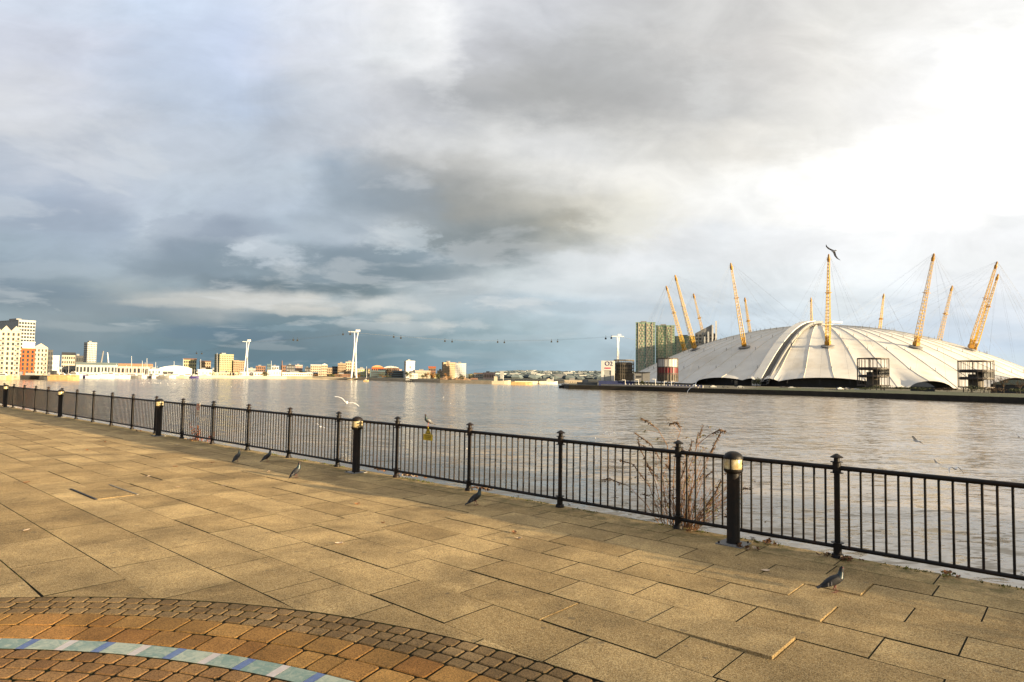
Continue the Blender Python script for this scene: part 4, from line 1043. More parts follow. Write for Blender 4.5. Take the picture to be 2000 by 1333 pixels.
# ================================================================== buildings
win_cache = {}
def building(label, x0, x1, yt, Y, wall, nx=0, ny=0, win='winglass', xs=None, th=None, depth=None, cat='building', base=None, roof=None, split=False, wf=.62, hf=.6, group=None, balc=None, name='building', bands=False, parapet=True, wz=None):
    if (x0+x1)/2 < 1062 and cat not in ('pontoon','jetty') and base is None: Y = inland((x0+x1)/2, Y)
    base = base if base is not None else (LZL if x0 < 1150 else LZR)
    k0, k1 = ((x-1000)/F for x in (x0, x1))
    ks = (xs-1000)/F if xs else k0
    a = atan2((k0+k1)/2, 1); th = -a if th is None else th
    Cx, Cy = ks*Y, Y
    L1 = (k1*Cy-Cx)/(cos(th)-k1*sin(th))
    if xs: L2 = (Cx-k0*Cy)/(sin(th)+k0*cos(th))
    else: L2 = depth or min(max(L1*.7, 8), 26)
    if L2 <= 0 or L2 > 90: L2 = depth or 15
    top = W((x0+x1)/2, yt, Y).z; H = top-base
    b = empty(name, label, cat, (Cx, Cy, base), th, group)
    MB().box((L1/2, L2/2, H/2), (L1, L2, H)).build('wall', M[wall], b)
    if parapet and not roof:
        mb = MB()
        mb.box((L1/2, -.1, H+.3), (L1+.5, .4, .6)); mb.box((L1+.05, L2/2, H+.3), (.4, L2, .6)); mb.box((-.05, L2/2, H+.3), (.4, L2, .6))
        mb.build('parapet', M[wall], b)
        if L1 > 8: MB().box((L1*.4, L2*.5, H+1.2), (L1*.3, L2*.35, 2.4)).build('plant_room', M['grey'], b)
    if roof:
        rh_, rm = roof[1], roof[2]
        mb = MB()
        if roof[0] == 'gable':
            mb.v += [(-.4,-.4,H),(L1+.4,-.4,H),(L1+.4,L2+.4,H),(-.4,L2+.4,H),(-.4,L2/2,H+rh_),(L1+.4,L2/2,H+rh_)]
            mb.f += [(0,1,5,4),(2,3,4,5),(1,2,5),(3,0,4),(3,2,1,0)]; mb.mi += [0]*5
        elif roof[0] == 'front':
            n = roof[3]; 
            for k in range(n):
                u0, u1 = L1*k/n, L1*(k+1)/n
                i = len(mb.v); mb.v += [(u0,-.3,H),(u1,-.3,H),((u0+u1)/2,-.3,H+rh_),(u0,L2,H),(u1,L2,H),((u0+u1)/2,L2,H+rh_)]
                mb.f += [(i,i+1,i+2),(i+5,i+4,i+3),(i+1,i+4,i+5,i+2),(i,i+2,i+5,i+3)]; mb.mi += [0]*4
        elif roof[0] == 'curve':
            n = 10
            for k in range(n+1):
                t = k/n; zc = H+rh_*sin(pi*t)**.8 if 0 < t < 1 else H
                mb.v += [(L1*t, -.6, zc), (L1*t, L2, zc)]
            for k in range(n): mb.f.append((2*k, 2*k+2, 2*k+3, 2*k+1)); mb.mi.append(0)
            mb.f.append(tuple(2*k for k in range(n+1))); mb.mi.append(0)
        mb.build('roof', M[rm], b)
    if nx and ny:
        def face(n_, L, orient):
            cw = L/n_; chh = (H-1.2)/ny; ww, wh = cw*wf, chh*hf
            if split:
                me = MB().box((0,0,0), (ww,.16,wh)).mesh('window', M[win])
            mb = MB()
            for j in range(ny):
                if bands:
                    u, z = L/2, .6+(j+.5)*chh
                    if orient == 0: mb.box((u, 0, z), (L*.94, .16, wh))
                    else: mb.box((L1, u, z), (.16, L*.94, wh))
                    continue
                for i in range(n_):
                    u = (i+.5)*cw; z = .6+(j+.5)*chh
                    if split:
                        o = link('window', me, b, (u,0,z) if orient == 0 else (L1 if orient == 1 else 0, u, z), 0 if orient == 0 else pi/2)
                    elif orient == 0: mb.box((u, 0, z), (ww,.16,wh))
                    else: mb.box((L1 if orient == 1 else 0, u, z), (.16,ww,wh))
            if mb.v: mb.build('window_rows', M[win], b, kind='stuff')
        face(nx, L1, 0)
        n2 = max(1, int(round(nx*L2/L1)))
        if n2 < 14: face(n2, L2, 2 if xs else 1)
    if balc:
        mb_me = MB().box((0,0,0), (L1/nx*.8, 1.2, .9)).mesh('balcony', M[balc[1]])
        chh = (H-1.2)/ny
        for i in balc[0]:
            for j in range(ny-1):
                link('balcony', mb_me, b, ((i+.5)*L1/nx, -.65, .6+(j+.2)*chh))
    return b, L1, L2, H

building('tall pale apartment slab with balcony stripes behind the gabled block', -6, 67, 626, 640, 'palegrey', 6, 15, 'winglass', xs=34, th=radians(58), split=True, wf=.76, hf=.6)
building('cream riverside apartment block with white gables at the left edge', -40, 40, 645, 430, 'cream', 8, 9, 'winglass', roof=('front', 3.6, 'cream', 4), split=True, wf=.46, hf=.6, balc=((1,4,7),'grey'), depth=14)
building('narrow orange brick apartment block with dark windows between cream blocks', 42, 69, 682, 440, 'orange', 3, 6, 'winglass', split=True, wf=.5, hf=.72, depth=12)
building('cream apartment block with pointed gable right of the orange one', 66, 94, 679, 455, 'cream', 4, 6, 'winglass', roof=('front', 3.4, 'cream', 1), split=True, wf=.45, hf=.6, balc=((0,3),'grey'), depth=14)
building('white stair tower top behind the orange block', 44, 68, 669, 470, 'white', 3, 1, 'winglass', depth=12)
building('dark grey block just right of the cream gabled blocks', 90, 104, 685, 520, 'dark', 3, 5, 'winglass')
building('small white block beside the marina sheds', 97, 117, 696, 540, 'white', 4, 4, 'palegrey')
building('stepped cream block with dark flat roof left of the slim tower', 122, 148, 694, 640, 'cream', 6, 4, 'winglass', roof=('gable', 3, 'dark'))
building('long dark roofed block left of the slim tower', 146, 164, 696, 660, 'dark', 4, 3, 'winglass')
building('slim pale residential tower with balconies on the left bank', 164, 189, 670, 700, 'palegrey', 6, 14, 'winglass', xs=171, th=radians(62), split=True, wf=.5, hf=.5)
building('low hall with green grey roof behind the marina', 150, 232, 713, 560, 'palegrey', 12, 1, 'winglass', roof=('gable', 2.5, 'roofgreen'))
building('pale flat roofed hall in front of the green roofed one', 118, 186, 719, 595, 'palegrey', 10, 1, 'winglass')
building('long shed with orange roof behind the boats', 230, 300, 716, 570, 'pink', 9, 1, 'winglass', roof=('gable', 3, 'rooforange'))
building('pale blue white shed right of the orange roofed shed', 292, 316, 722, 560, 'white', 4, 1, 'blueglass')
bt_, L1, L2, H = building('big white hangar with one dark opening at the marina', 312, 377, 720, 545, 'white', roof=('curve', 3.0, 'white'), name='hangar', cat='hangar')
MB().box((L1*.28, -.05, H*.32), (L1*.32, .3, H*.45)).build('opening', M['dark'], bt_)
building('olive block with brown roof behind the white hangar', 360, 385, 703, 760, 'olive', 6, 4, 'winglass', roof=('gable', 2, 'brown'))
building('second olive block with brown roof right of the first', 391, 413, 707, 770, 'tan', 5, 4, 'winglass2', roof=('gable', 1.5, 'brown'))
building('white box building right of the white hangar', 388, 416, 723, 560, 'white', 4, 1, 'palegrey')
building('tall khaki apartment block with shaded blue left flank', 420, 457, 693, 700, 'olive', 8, 9, 'winglass', xs=430, th=radians(48), split=True, wf=.55, hf=.5)
building('lower beige block joined right of the khaki block', 457, 468, 705, 705, 'tan', 3, 6, 'winglass2')
building('second lower beige block beside the left cable tower', 468, 479, 706, 705, 'tan', 3, 6, 'winglass2')
building('long low yellowish shed before the khaki block', 418, 470, 729, 600, 'cream', 10, 1, 'winglass2')
building('low white shed under the left cable tower', 470, 515, 728, 620, 'white', 8, 1, 'winglass2', roof=('gable', 1.2, 'white'))
building('distant brown block between low sheds', 501, 520, 716, 900, 'brown', 5, 3, 'winglass')
building('distant blue grey block on the skyline', 523, 532, 712, 1000, 'blueglass', 3, 3, 'dark')
building('small white tower like block on the skyline', 532, 546, 716, 820, 'white', 3, 3, 'winglass')
building('white warehouse on the far quay', 524, 551, 724, 640, 'white', 5, 1, 'palegrey')
building('brown silo building beside the chimney', 550, 560, 715, 760, 'brown', 3, 3, 'winglass')
building('dark flat block right of the chimney', 561, 577, 714, 900, 'dark', 5, 3, 'grey')
building('pinkish block right of the dark flat one', 578, 592, 714, 850, 'pink', 5, 4, 'winglass2')
building('long low white quay shed with many doors', 553, 612, 729, 650, 'white', 14, 1, 'brown')
building('dark block at the left of a cream cluster', 597, 608, 719, 900, 'dark', 3, 2, 'grey')
building('cream cluster block with stepped roof', 608, 628, 714, 820, 'cream', 5, 4, 'winglass2', roof=('gable', 1.5, 'white'))
building('cream block with small pediment left of the tall white cable tower', 629, 641, 713, 830, 'cream', 4, 4, 'winglass2', roof=('front', 2, 'white', 1))
building('brownish block squeezed between cream blocks', 640, 650, 720, 780, 'tan', 3, 3, 'winglass')
building('dark blue grey block left of the orange beige flats', 650, 661, 717, 700, 'dark', 3, 3, 'grey')
building('orange beige block of flats left of the tall cable tower', 661, 677, 711, 690, 'tan', 6, 5, 'winglass2', split=True)
building('pale upper flats behind the tall cable tower base', 676, 696, 708, 700, 'cream', 5, 5, 'winglass2')
building('low brown shed at the tall cable tower foot', 655, 688, 732, 640, 'brown', 8, 1, 'dark')
building('grey green building with lime green windows right of the cable tower', 699, 720, 721, 680, 'palegrey', 5, 3, 'limeglass', split=True, wf=.5, hf=.6)
building('round topped orange brick pavilion on the far bank', 727, 750, 718, 760, 'orange', 6, 2, 'winglass', roof=('curve', 3, 'rooforange'))
building('dark glass hall under a white curved roof', 750, 781, 719, 740, 'brown', 8, 2, 'dark', roof=('curve', 2.5, 'white'))
building('long blue grey glass office on the far quay', 724, 790, 725, 700, 'blueglass', 14, 3, 'dark', bands=True)
building('slim white tower block right of the glass offices', 790, 811, 706, 720, 'white', 5, 9, 'palegrey', xs=794, th=radians(52), split=True)
building('bright white kiosk block at the water before the white tower', 801, 817, 731, 615, 'white', 3, 2, 'palegrey')
building('low cream terrace between white tower and autumn trees', 812, 842, 725, 740, 'cream', 8, 2, 'roofgreen')
building('brown gabled block behind autumn trees', 838, 852, 719, 800, 'brown', 4, 3, 'winglass', roof=('gable', 2, 'orange'))
building('pale yellow low flats left of the paired slabs', 855, 870, 725, 700, 'cream', 4, 4, 'winglass2')
building('orange gridded slab block, left of a bright white slab', 864, 892, 709, 690, 'tan', 9, 8, 'winglass2', xs=867, th=radians(52), split=True, wf=.6, hf=.45)
building('bright white slab block at the end of the far skyline', 890, 911, 711, 680, 'white', 6, 8, 'palegrey', split=True, wf=.4, hf=.4)
building('small brown gabled hut on the far quay', 921, 934, 743, 640, 'brown', 2, 1, 'dark', roof=('gable', 2.5, 'brown'), name='hut', cat='hut')
building('low white sheds at the river bend', 1000, 1058, 746.5, 760, 'white', 12, 1, 'palegrey')
building('small white hut at the far shore left of the dark quay tip', 1069, 1082, 743, 700, 'white', 2, 1, 'grey')
building('pale silo in front of the hills', 978, 985, 726, 1000, 'palegrey', 0, 0, cat='silo', name='silo')
rb = random.Random(77)
fill_cols = ['white','cream','tan','pink','brown','palegrey','olive','dark']
kk = 0
ords = ['first','second','third','fourth','fifth','sixth','seventh','eighth','ninth','tenth']
px = 100
while px < 960:
    wd = rb.uniform(9, 26); yt = rb.uniform(723.5, 731) + (px-100)*.006 + (2 if px < 350 else 0); colr = rb.choice(fill_cols)
    building(f'low {colr if colr not in ("palegrey",) else "pale grey"} building in the hazy row behind the far quay', px, px+wd, yt, rb.uniform(760, 900), colr, max(2, int(wd/3)), rb.choice((1,2)), rb.choice(('winglass','winglass2','grey')), group='low buildings behind the far quay', roof=rb.choice((None, ('gable', 1.5, rb.choice(('brown','roofgreen','rooforange','white'))))))
    px += wd*rb.uniform(.9, 1.5); kk += 1

px = 205
while px < 860:
    wd = rb.uniform(7, 17); yt = rb.uniform(717.5, 727)+(px-200)*.006; colr = rb.choice(['cream','tan','pink','brown','palegrey','olive','dark','blueglass','grey'])
    if rb.random() < .75:
        building(f'small distant {colr if colr not in ("palegrey","blueglass") else "pale"} block on the broken skyline of the far bank', px, px+wd, yt, rb.uniform(950, 1150), colr, max(2, int(wd/3)), rb.choice((2,3)), rb.choice(('winglass','winglass2','grey')), group='low buildings behind the far quay', roof=rb.choice((None, None, ('gable', 2.0, rb.choice(('brown','roofgreen','palegrey'))))))
    px += wd*rb.uniform(1.0, 2.2)
def add_shade_flats():  # invented block, placed out of view to cut the low sun
    c0 = sdir*200.0 + sper*(-30); L = 84.0; zb = WZ+2.5; ang = atan2(sper.y, sper.x)
    b = empty('added_shade_block', 'unseen brick flats added behind the right shoulder of the view to shade the near slabs', 'building', (c0.x, c0.y, zb), ang)
    H = 29.95-zb
    MB().box((L/2, -8, H/2), (L, 16, H)).build('wall', M['tan'], b)
    me = MB().box((0,0,0), (1.5,.2,1.7)).mesh('window', M['winglass'])
    for j in range(11):
        for i in range(21): link('window', me, b, (2+i*4, 0.02, 2+j*3.2))
    pp = MB(); x = 0  # roofline heights varied to streak the cast shade
    while x < L:
        w_ = rf.uniform(2.2, 6.5); h_ = rf.choice((.15,.3,.55,.8,1.2,1.5)); pp.box((x+w_/2, -1.5, H+h_/2), (w_-.02, 2.6, h_)); x += w_
    pp.build('parapet', M['tan'], b)
    q_ = MB(); q_.prism([tuple((c0-sper*30-sdir*6)[:2]), tuple((c0-sper*30+sdir*60)[:2]), tuple((c0+sper*115+sdir*60)[:2]), tuple((c0+sper*115-sdir*6)[:2])], WZ-1, zb); q_.build('added_block_bank', M['land'], kind='structure')  # ground made up to carry the added block
add_shade_flats()
# chimney, poles, cranes
def pole(label, px, y0, y1, Y, r, mtl='steel', cat='pole', name='pole', lean=0, z0=None):
    Y = inland(px, Y)
    a = W(px, y1, Y); b = W(px+lean, y0, Y)
    if z0 is not None: a.z = z0
    o = MB().tube([(0,0,0), tuple(b-a)], [r, r*.6], 6).build(name, M[mtl], None, loc=a); tag(o, label, cat); return o
pole('dark chimney with a white band on the skyline', 551, 705, 735, 760, 1.0, 'brown', 'chimney', 'chimney', z0=LZL)
for px, yt, lb in ((257,696,'tallest thin white mast over the orange roofed shed'),(278,705,'short thin mast over the sheds'),(287,700,'white flagpole at the right end of the orange shed'),(304,708,'thin mast near the pale blue shed'),(340,706,'thin mast over the white hangar'),(358,701,'thin mast at the right end of the hangar'),(716,716,'white pole on the lime windowed building'),(392,702,'thin mast by the olive blocks'),(424,690,'thin aerial mast beside the khaki block'),(530,705,'thin mast on the low skyline')):
    pole(lb, px, yt, 735, 560, .22, 'steel', 'mast', 'mast', z0=LZL)
pole('dark slanted crane jib right of the slim tower', 197, 686, 712, 700, 1.0, 'grey', 'crane', 'crane', lean=5)
pole('pale slanted crane jib right of the dark jib', 212, 689, 712, 700, .7, 'steel', 'crane', 'crane', lean=-2)

# ---- the cable car line
def cable_tower(label, px, yt, yb, Y, spread, lean, hb):
    top = W(px, yt, Y); base = W(px, yb, Y); base.z = LZL if px < 1150 else LZR; base.x = W(px, yb, Y).x
    H = top.z-base.z; b = empty('cable_tower', label, 'cable car tower', base, 0, 'white towers of the cable car')
    hw = (spread/F*Y)/2
    ns = 12
    for sg_ in (-1, 1):
        pts = []; rs_ = []
        for k in range(ns+1):
            t = k/ns; 
            x = hw*(.75*(1-t)**1.5 + .10 + .9*max(0, t-.62)**1.6*3.0*(.5 if hb else 1))*sg_ + lean*H*(t**2.6)*.5
            pts.append((x, sg_*1.0*(1-t), H*t)); rs_.append(hw*(.30-.13*t))
        MB().tube(pts, rs_, 8).build('leg', M['steel'], b, True)
    hx = lean*H*.5
    MB().box((hx, 0, H*.30), (hw*.3, 1, H*.5)).build('web', M['palegrey'], b)
    MB().box((hx-hw*(.9 if not hb else .1), 0, H+.8), (hw*(3.6 if not hb else 5.4), 1.6, .8)).build('crossarm', M['steel'], b)
    MB().box((hx+hw*.6, 0, H+2.2), (hw*1.4, 2.2, 2.2)).build('head_frame', M['steel'], b)
    return b, base+Vector((hx,0,H))
t1_, c1 = cable_tower('tall white cable car tower on the far shore, largest of the left pair', 691, 650, 741, 742, 11, .05, 0)
t2_, c2 = cable_tower('smaller white cable car tower left, bent at the top', 480, 669, 730, 790, 7.5, .06, 0)
t3_, c3 = cable_tower('white Y shaped cable car tower behind the dark drum building', 1206.5, 659, 720, 702, 9, .0, 1)
ca = MB()
def cab(pts, off):
    for r_ in (0,):
        v = [W(px, py+off, Y*1.17) for px, py, Y in pts]
        path = []
        for k in range(len(v)-1):
            a, b = v[k], v[k+1]
            for j in range(6): path.append(a.lerp(b, j/6))
        path.append(v[-1]); ca.tube(path, .05, 4, False)
L_A = [(300,700,1000),(384,689,800),(478,668,690),(520,666,672),(577,663,655),(625,658,640),(688,650,625),(776,657,630),(876,664,640),(978,666,650),(1083,664,640),(1188,658,606),(1206,658,600),(1320,680,760)]
cab(L_A, 0); cab([(x+8, y+.9, Y+8) for x, y, Y in L_A], 0)
tag(ca.build('overhead_cables', M['cable']), 'thin pair of cable car cables strung between the white towers', 'cables')
GD = [(384,691,790),(394,691.5,790),(573,665,655),(581,665.5,655),(670,654,630),(684,653.5,630),(769,659,630),(783,661,630),(869,667,640),(883,668,640),(972,669,650),(985,669.5,650),(1077,668,641),(1089,668,638),(1183,662,608),(1194,661,604)]
gm = MB(); gm.box((0,0,0), (2.0,2.0,1.7)); gm.box((0,0,1.15), (1.6,1.6,.6)); gmm = gm.mesh('cabin', M['dark'])
gh = MB(); gh.tube([(0,0,1.4),(0,0,3.6)], .14, 5); gh.box((0,0,3.6),(1.2,.3,.4)); ghm = gh.mesh('hanger', M['dark'])
gpos = ['far left','far left','between the left towers','between the left towers','beside the tall tower','beside the tall tower','first pair right of the tall tower','first pair right of the tall tower','second pair right of the tall tower','second pair right of the tall tower','third pair right of the tall tower','third pair right of the tall tower','fourth pair right of the tall tower','fourth pair right of the tall tower','beside the Y shaped tower','beside the Y shaped tower']
for i, (px, py, Y) in enumerate(GD):
    g = empty('gondola', f'small dark cable car cabin, {"left" if i%2==0 else "right"} one of the {gpos[i]}'+('' if 'pair' in gpos[i] else ' pair'), 'gondola', W(px, py, Y*1.17), 0, 'cable car cabins')
    link('cabin', gmm, g); link('hanger', ghm, g); g.scale = (.84,)*3

# ---- boats and barges
def boat(label, px, py, L, H, hull, kind='cruiser', cat='boat', group=None, hd=0.0):
    p = Z(px, py, WZ); b = empty('boat', label, cat, p, hd, group)
    n = 7; mb = MB()
    for k in range(n):
        t = k/(n-1); x = (t-.5)*L; wv_ = (L*.14)*(1-max(0, (t-.55)/.45)**2.2)+.05
        sh_ = H*(.55+.22*t*t)
        mb.v += [(x, -wv_*.7, -.3), (x, -wv_, sh_), (x, wv_, sh_), (x, wv_*.7, -.3)]
    for k in range(n-1):
        for j in range(4): a = k*4+j; c_ = k*4+(j+1) % 4; mb.f.append((a,c_,c_+4,a+4)); mb.mi.append(0)
    mb.f += [(3,2,1,0),(4*n-4,4*n-3,4*n-2,4*n-1)]; mb.mi += [0,0]
    mb.build('hull', M[hull], b)
    if kind == 'cruiser':
        cb = MB(); h0 = H*.6
        cb.prism([(-L*.28,-L*.09),(L*.2,-L*.08),(L*.2,L*.08),(-L*.28,L*.09)], h0, h0+H*.38, [(-L*.24,-L*.08),(L*.08,-L*.07),(L*.08,L*.07),(-L*.24,L*.08)])
        cb.build('cabin', M['white'], b)
        MB().box((-L*.06,0,h0+H*.19), (L*.36, L*.175, H*.14)).build('cabin_windows', M['winglass'], b)
        MB().box((-L*.12,0,h0+H*.55), (L*.2, L*.12, H*.06)).build('canopy', M['white'], b)
    elif kind == 'barge':
        MB().box((0,0,H*.66), (L*.86, L*.2, H*.2)).build('hatch', M[hull], b)
        MB().box((-L*.38,0,H*.95), (L*.12, L*.16, H*.8)).build('wheelhouse', M['dark' if hull != 'dark' else 'grey'], b)
    elif kind == 'ship':
        MB().box((-L*.3,0,H*.95), (L*.18, L*.14, H*.9)).build('wheelhouse', M['cream'], b)
        MB().tube([(L*.1,0,H*.4),(L*.1,0,H*1.7)], .2, 5).build('mast', M['steel'], b)
    return b
boat('long dark barge moored at the left pontoon', 64, 741.5, 26, 4.0, 'dark', 'barge', 'barge', hd=.1)
boat('tan barge with dark stern moored left, nearest the open river', 126, 743.3, 20, 5.0, 'barge', 'barge', 'barge', hd=.05)
boat('cream houseboat at the left edge by the white canopy', 8, 742.5, 10, 4.5, 'barge', 'cruiser', 'boat')
boat('dark tug with wheelhouse beside the tan barge', 98, 740, 8, 4.0, 'dark', 'cruiser', 'boat')
ml = ['white motor cruiser','white sailing yacht hull','cream river cruiser','white cabin boat with dark hull']
for i in range(24):
    px = 112+i*11.6+rb.uniform(-3,3); k_ = rb.choice((0,0,2,3,3))
    boat('moored '+ml[k_]+' in the crowded marina row on the left bank', px, 739.3+rb.uniform(-.5,.5), rb.uniform(8,15), rb.uniform(3.2,5.2), rb.choice(('bluesign','dark','grey')) if k_ == 3 else ('cream' if k_ == 2 else 'white'), group='boats moored in the marina', hd=rb.uniform(-.35,.35))
boat('pale dredger with cream wheelhouse off the river bend', 979, 751.0, 17, 5, 'cream', 'ship', 'ship')
boat('flat rust yellow barge moored in mid river bend', 1019, 752.2, 19, 3.6, 'barge', 'barge', 'barge')
boat('white workboat left of the dark quay tip', 1078, 751, 11, 4, 'white', 'ship', 'boat')
boat('small yellow buoy boat under the lime windowed building', 715, 746, 5, 2.4, 'barge', 'cruiser', 'boat')
boat('white boat below the white kiosk block', 797, 746, 9, 2.6, 'dark', 'cruiser', 'boat')
for px0, px1, lb, mt, hgt in ((0,40,'white canopy on the left pontoon','white',3.2),(36,100,'long cream pontoon building behind the dark barge','cream',3.0)):
    building(lb, px0, px1, 733 if hgt > 3.1 else 735.5, 478, mt, 8, 1, 'winglass2', cat='pontoon', name='pontoon', base=WZ+.5, depth=5)
building('long dark jetty deck under the tall cable tower', 612, 690, 740.0, 728, 'dark', 0, 0, cat='jetty', name='jetty', depth=5, parapet=False)

for i in range(15):
    px = 118+i*18.5+rb.uniform(-5,5)
    p = Z(px, 738.9, WZ); H_ = rb.uniform(9, 15)
    yb_ = empty('sailing_yacht', 'white sailing yacht with bare mast in the marina row on the left bank', 'yacht', p, rb.uniform(-.4,.4), 'yachts moored in the marina')
    mb = MB(); mb.prism([(-4.5,-1.2),(2.5,-1.4),(5.2,0),(2.5,1.4),(-4.5,1.2)], -.3, 1.3); mb.build('hull', M[rb.choice(('white','bluesign','white'))], yb_)
    MB().box((-.5,0,1.6),(4,1.6,.7)).build('cabin', M['winglass'], yb_)
    MB().tube([(0.6,0,1.2),(0.6,0,H_)], [.12,.07], 5).build('mast', M['steel'], yb_)
    MB().tube([(0.6,0,2.6),(-3.6,0,2.7)], .22, 5).build('boom', M['bluesign'], yb_)
# heaps
def heap(label, px0, px1, yt, Y, mtl):
    Y = inland(px0, Y-80)
    a = W(px0, 745, Y); b = W(px1, 745, Y); top = W((px0+px1)/2, yt, Y).z; mb = MB(); nx_, ny_ = 12, 5; r_ = rb
    for j in range(ny_+1):
        for i in range(nx_+1):
            u, v_ = i/nx_, j/ny_
            z = LZL+(top-LZL)*(sin(pi*u)**.6)*(sin(pi*v_)**.8)*r_.uniform(.6,1.1)
            mb.v.append((a.x+(b.x-a.x)*u-(a.x+b.x)/2, (v_-.5)*16, z-LZL))
    for j in range(ny_):
        for i in range(nx_): q_ = j*(nx_+1)+i; mb.f.append((q_, q_+1, q_+nx_+2, q_+nx_+1)); mb.mi.append(0)
    tag(mb.build('earth_heap', M[mtl], None, loc=((a.x+b.x)/2, Y, LZL)), label, 'earth heap')
heap('left brown heap of aggregate at the end of the far quay', 856, 884, 735, 640, 'scrap')
heap('right brown heap of aggregate behind the white workboat', 882, 920, 736, 640, 'scrap')
heap('low tan heap beside the hut', 925, 960, 744, 650, 'sand')

# ---- trees
def crown(mb, c, rx, ry, rz, n, leaf, rg_):
    lobes = [(c[0]+rg_.uniform(-.55,.55)*rx, c[1]+rg_.uniform(-.5,.5)*ry, c[2]+rg_.uniform(-.45,.55)*rz, rg_.uniform(.35,.6)) for _ in range(7)]
    for _ in range(n):
        l = rg_.choice(lobes); d = Vector((rg_.gauss(0,1), rg_.gauss(0,1), rg_.gauss(0,1))).normalized()*(rg_.random()**.4)*l[3]
        p = Vector((l[0]+d.x*rx, l[1]+d.y*ry, l[2]+d.z*rz))
        a = Vector((rg_.uniform(-1,1), rg_.uniform(-1,1), rg_.uniform(-1,1))).normalized()*leaf; b = a.cross(Vector((rg_.uniform(-1,1), rg_.uniform(-1,1), rg_.uniform(-1,1)))).normalized()*leaf*.8
        mb.quad(p-a, p-b, p+a, p+b)
def tree(label, px, yb, yt, wpx, Y, leaf='leafgreen', name='tree', cat='tree', base=None, n=260, group=None):
    if px < 1062 and base is None: Y = inland(px, Y-110)
    base = (LZL if px < 1150 else LZR+.6) if base is None else base
    p = W(px, yb, Y); p.z = base; top = W(px, yt, Y).z; H = top-base; rx = wpx/F*Y/2
    t = empty(name, label, cat, p, 0, group)
    tk = MB(); tk.tube([(0,0,0),(H*.02,0,H*.3),(0,0,H*.75)], [H*.05,H*.035,H*.01], 6)
    for k in range(4):
        a = rb.uniform(0, 6.28); tk.tube([(0,0,H*.3),(cos(a)*rx*.5,sin(a)*rx*.5,H*.65)], [H*.02,H*.006], 4)
    tk.build('trunk', M['bark'], t)
    cr_ = MB(); crown(cr_, (0,0,H*.58), rx, rx*.9, H*.45, n, max(.25, H*.05), rb)
    cr_.build('crown', M[leaf], t)
    return t
tree('dark green tree clump left of the white warehouse', 517, 738, 722, 14, 640)
tree('small dark tree behind the bright white kiosk', 795, 742, 727, 10, 640)
for px, l_, lb in ((833,'leafautumn','left orange autumn tree before low terrace'),(845,'leafautumn','middle orange autumn tree right of another'),(856,'leafgreen','green tree at the right of the autumn trees')):
    tree(lb, px, 742, 728, 14, 660, l_)
tree('dark tree left of the gabled hut', 903, 745, 733, 12, 650, 'leafgreen')
tree('bare brown tree clump by the glass office', 757, 742, 715, 18, 680, 'twig', n=120)
for px, yt, wd, Y, l_, lb in ((1478,738,20,455,'leafgreen','small dark tree at the foot of the roof walkway'),(1725,752,60,400,'leafgreen','dark bushes below the open drum frame in the middle'),(1690,757,34,395,'leafgreen','low dark bush left under the middle drum frame'),(1760,755,40,392,'leafgreen','dark bush right of the middle drum frame'),
    (1800,757,46,385,'leafgreen','dark bush left of the arched shed'),(1850,756,50,380,'twig','brown bush right of the arched shed'),(1900,753,50,370,'leafgreen','dark bush under the right drum frame'),(1945,755,50,360,'twig','brown bush beyond the right drum frame'),(1985,757,50,350,'leafgreen','dark bush at the right edge'),(1255,743,8,430,'leafgreen','small round dark tree right of the grey cabin')):
    tree(lb, px, 770, yt, wd, Y, l_, 'bush' if wd > 25 else 'tree', 'bush' if wd > 25 else 'tree', n=420)
for s_x, h_, lb_ in ((-3.0,1.2,'low unseen evergreen bush added for shade on the quay edge just beyond the right end of the view'),(-5.2,1.6,'second unseen evergreen bush added for shade along the quay edge beyond the right end of the view'),(-7.0,1.35,'small unseen evergreen bush added for shade between two taller ones on the quay edge'),(-9.3,1.9,'tall unseen evergreen bush added for shade on the quay edge well right of the view'),(-12.0,2.2,'tallest unseen evergreen bush added for shade on the quay edge well right of the view')):
    t_ = empty('bush', lb_, 'bush', P(s_x, 8.0, -.3)); kb = MB()  # out-of-view bushes added to dapple the slabs near the railing
    for q_ in range(5): kb.tube([(0,0,0), (rb.uniform(-.5,.5), rb.uniform(-.3,.3), h_*.8)], [.02,.008], 4)
    kb.build('stems', M['bark'], t_); kb = MB(); crown(kb, (0,0,h_*.62), .75, .5, h_*.5, 700, .035, rb); kb.build('foliage', M['leafgreen'], t_)
for i in range(26):
    px = rb.choice((rb.uniform(412, 720), rb.uniform(640, 960), rb.uniform(700, 960)))
    tree(rb.choice(('small dark tree','low olive green tree','small brown leafed tree'))+' among the low buildings of the far bank', px, 740, 745-rb.uniform(11,18), rb.uniform(8,16), rb.uniform(650,730), rb.choice(('leafgreen','leafgreen','oliveleaf','leafautumn')), n=130, group='trees along the far bank')
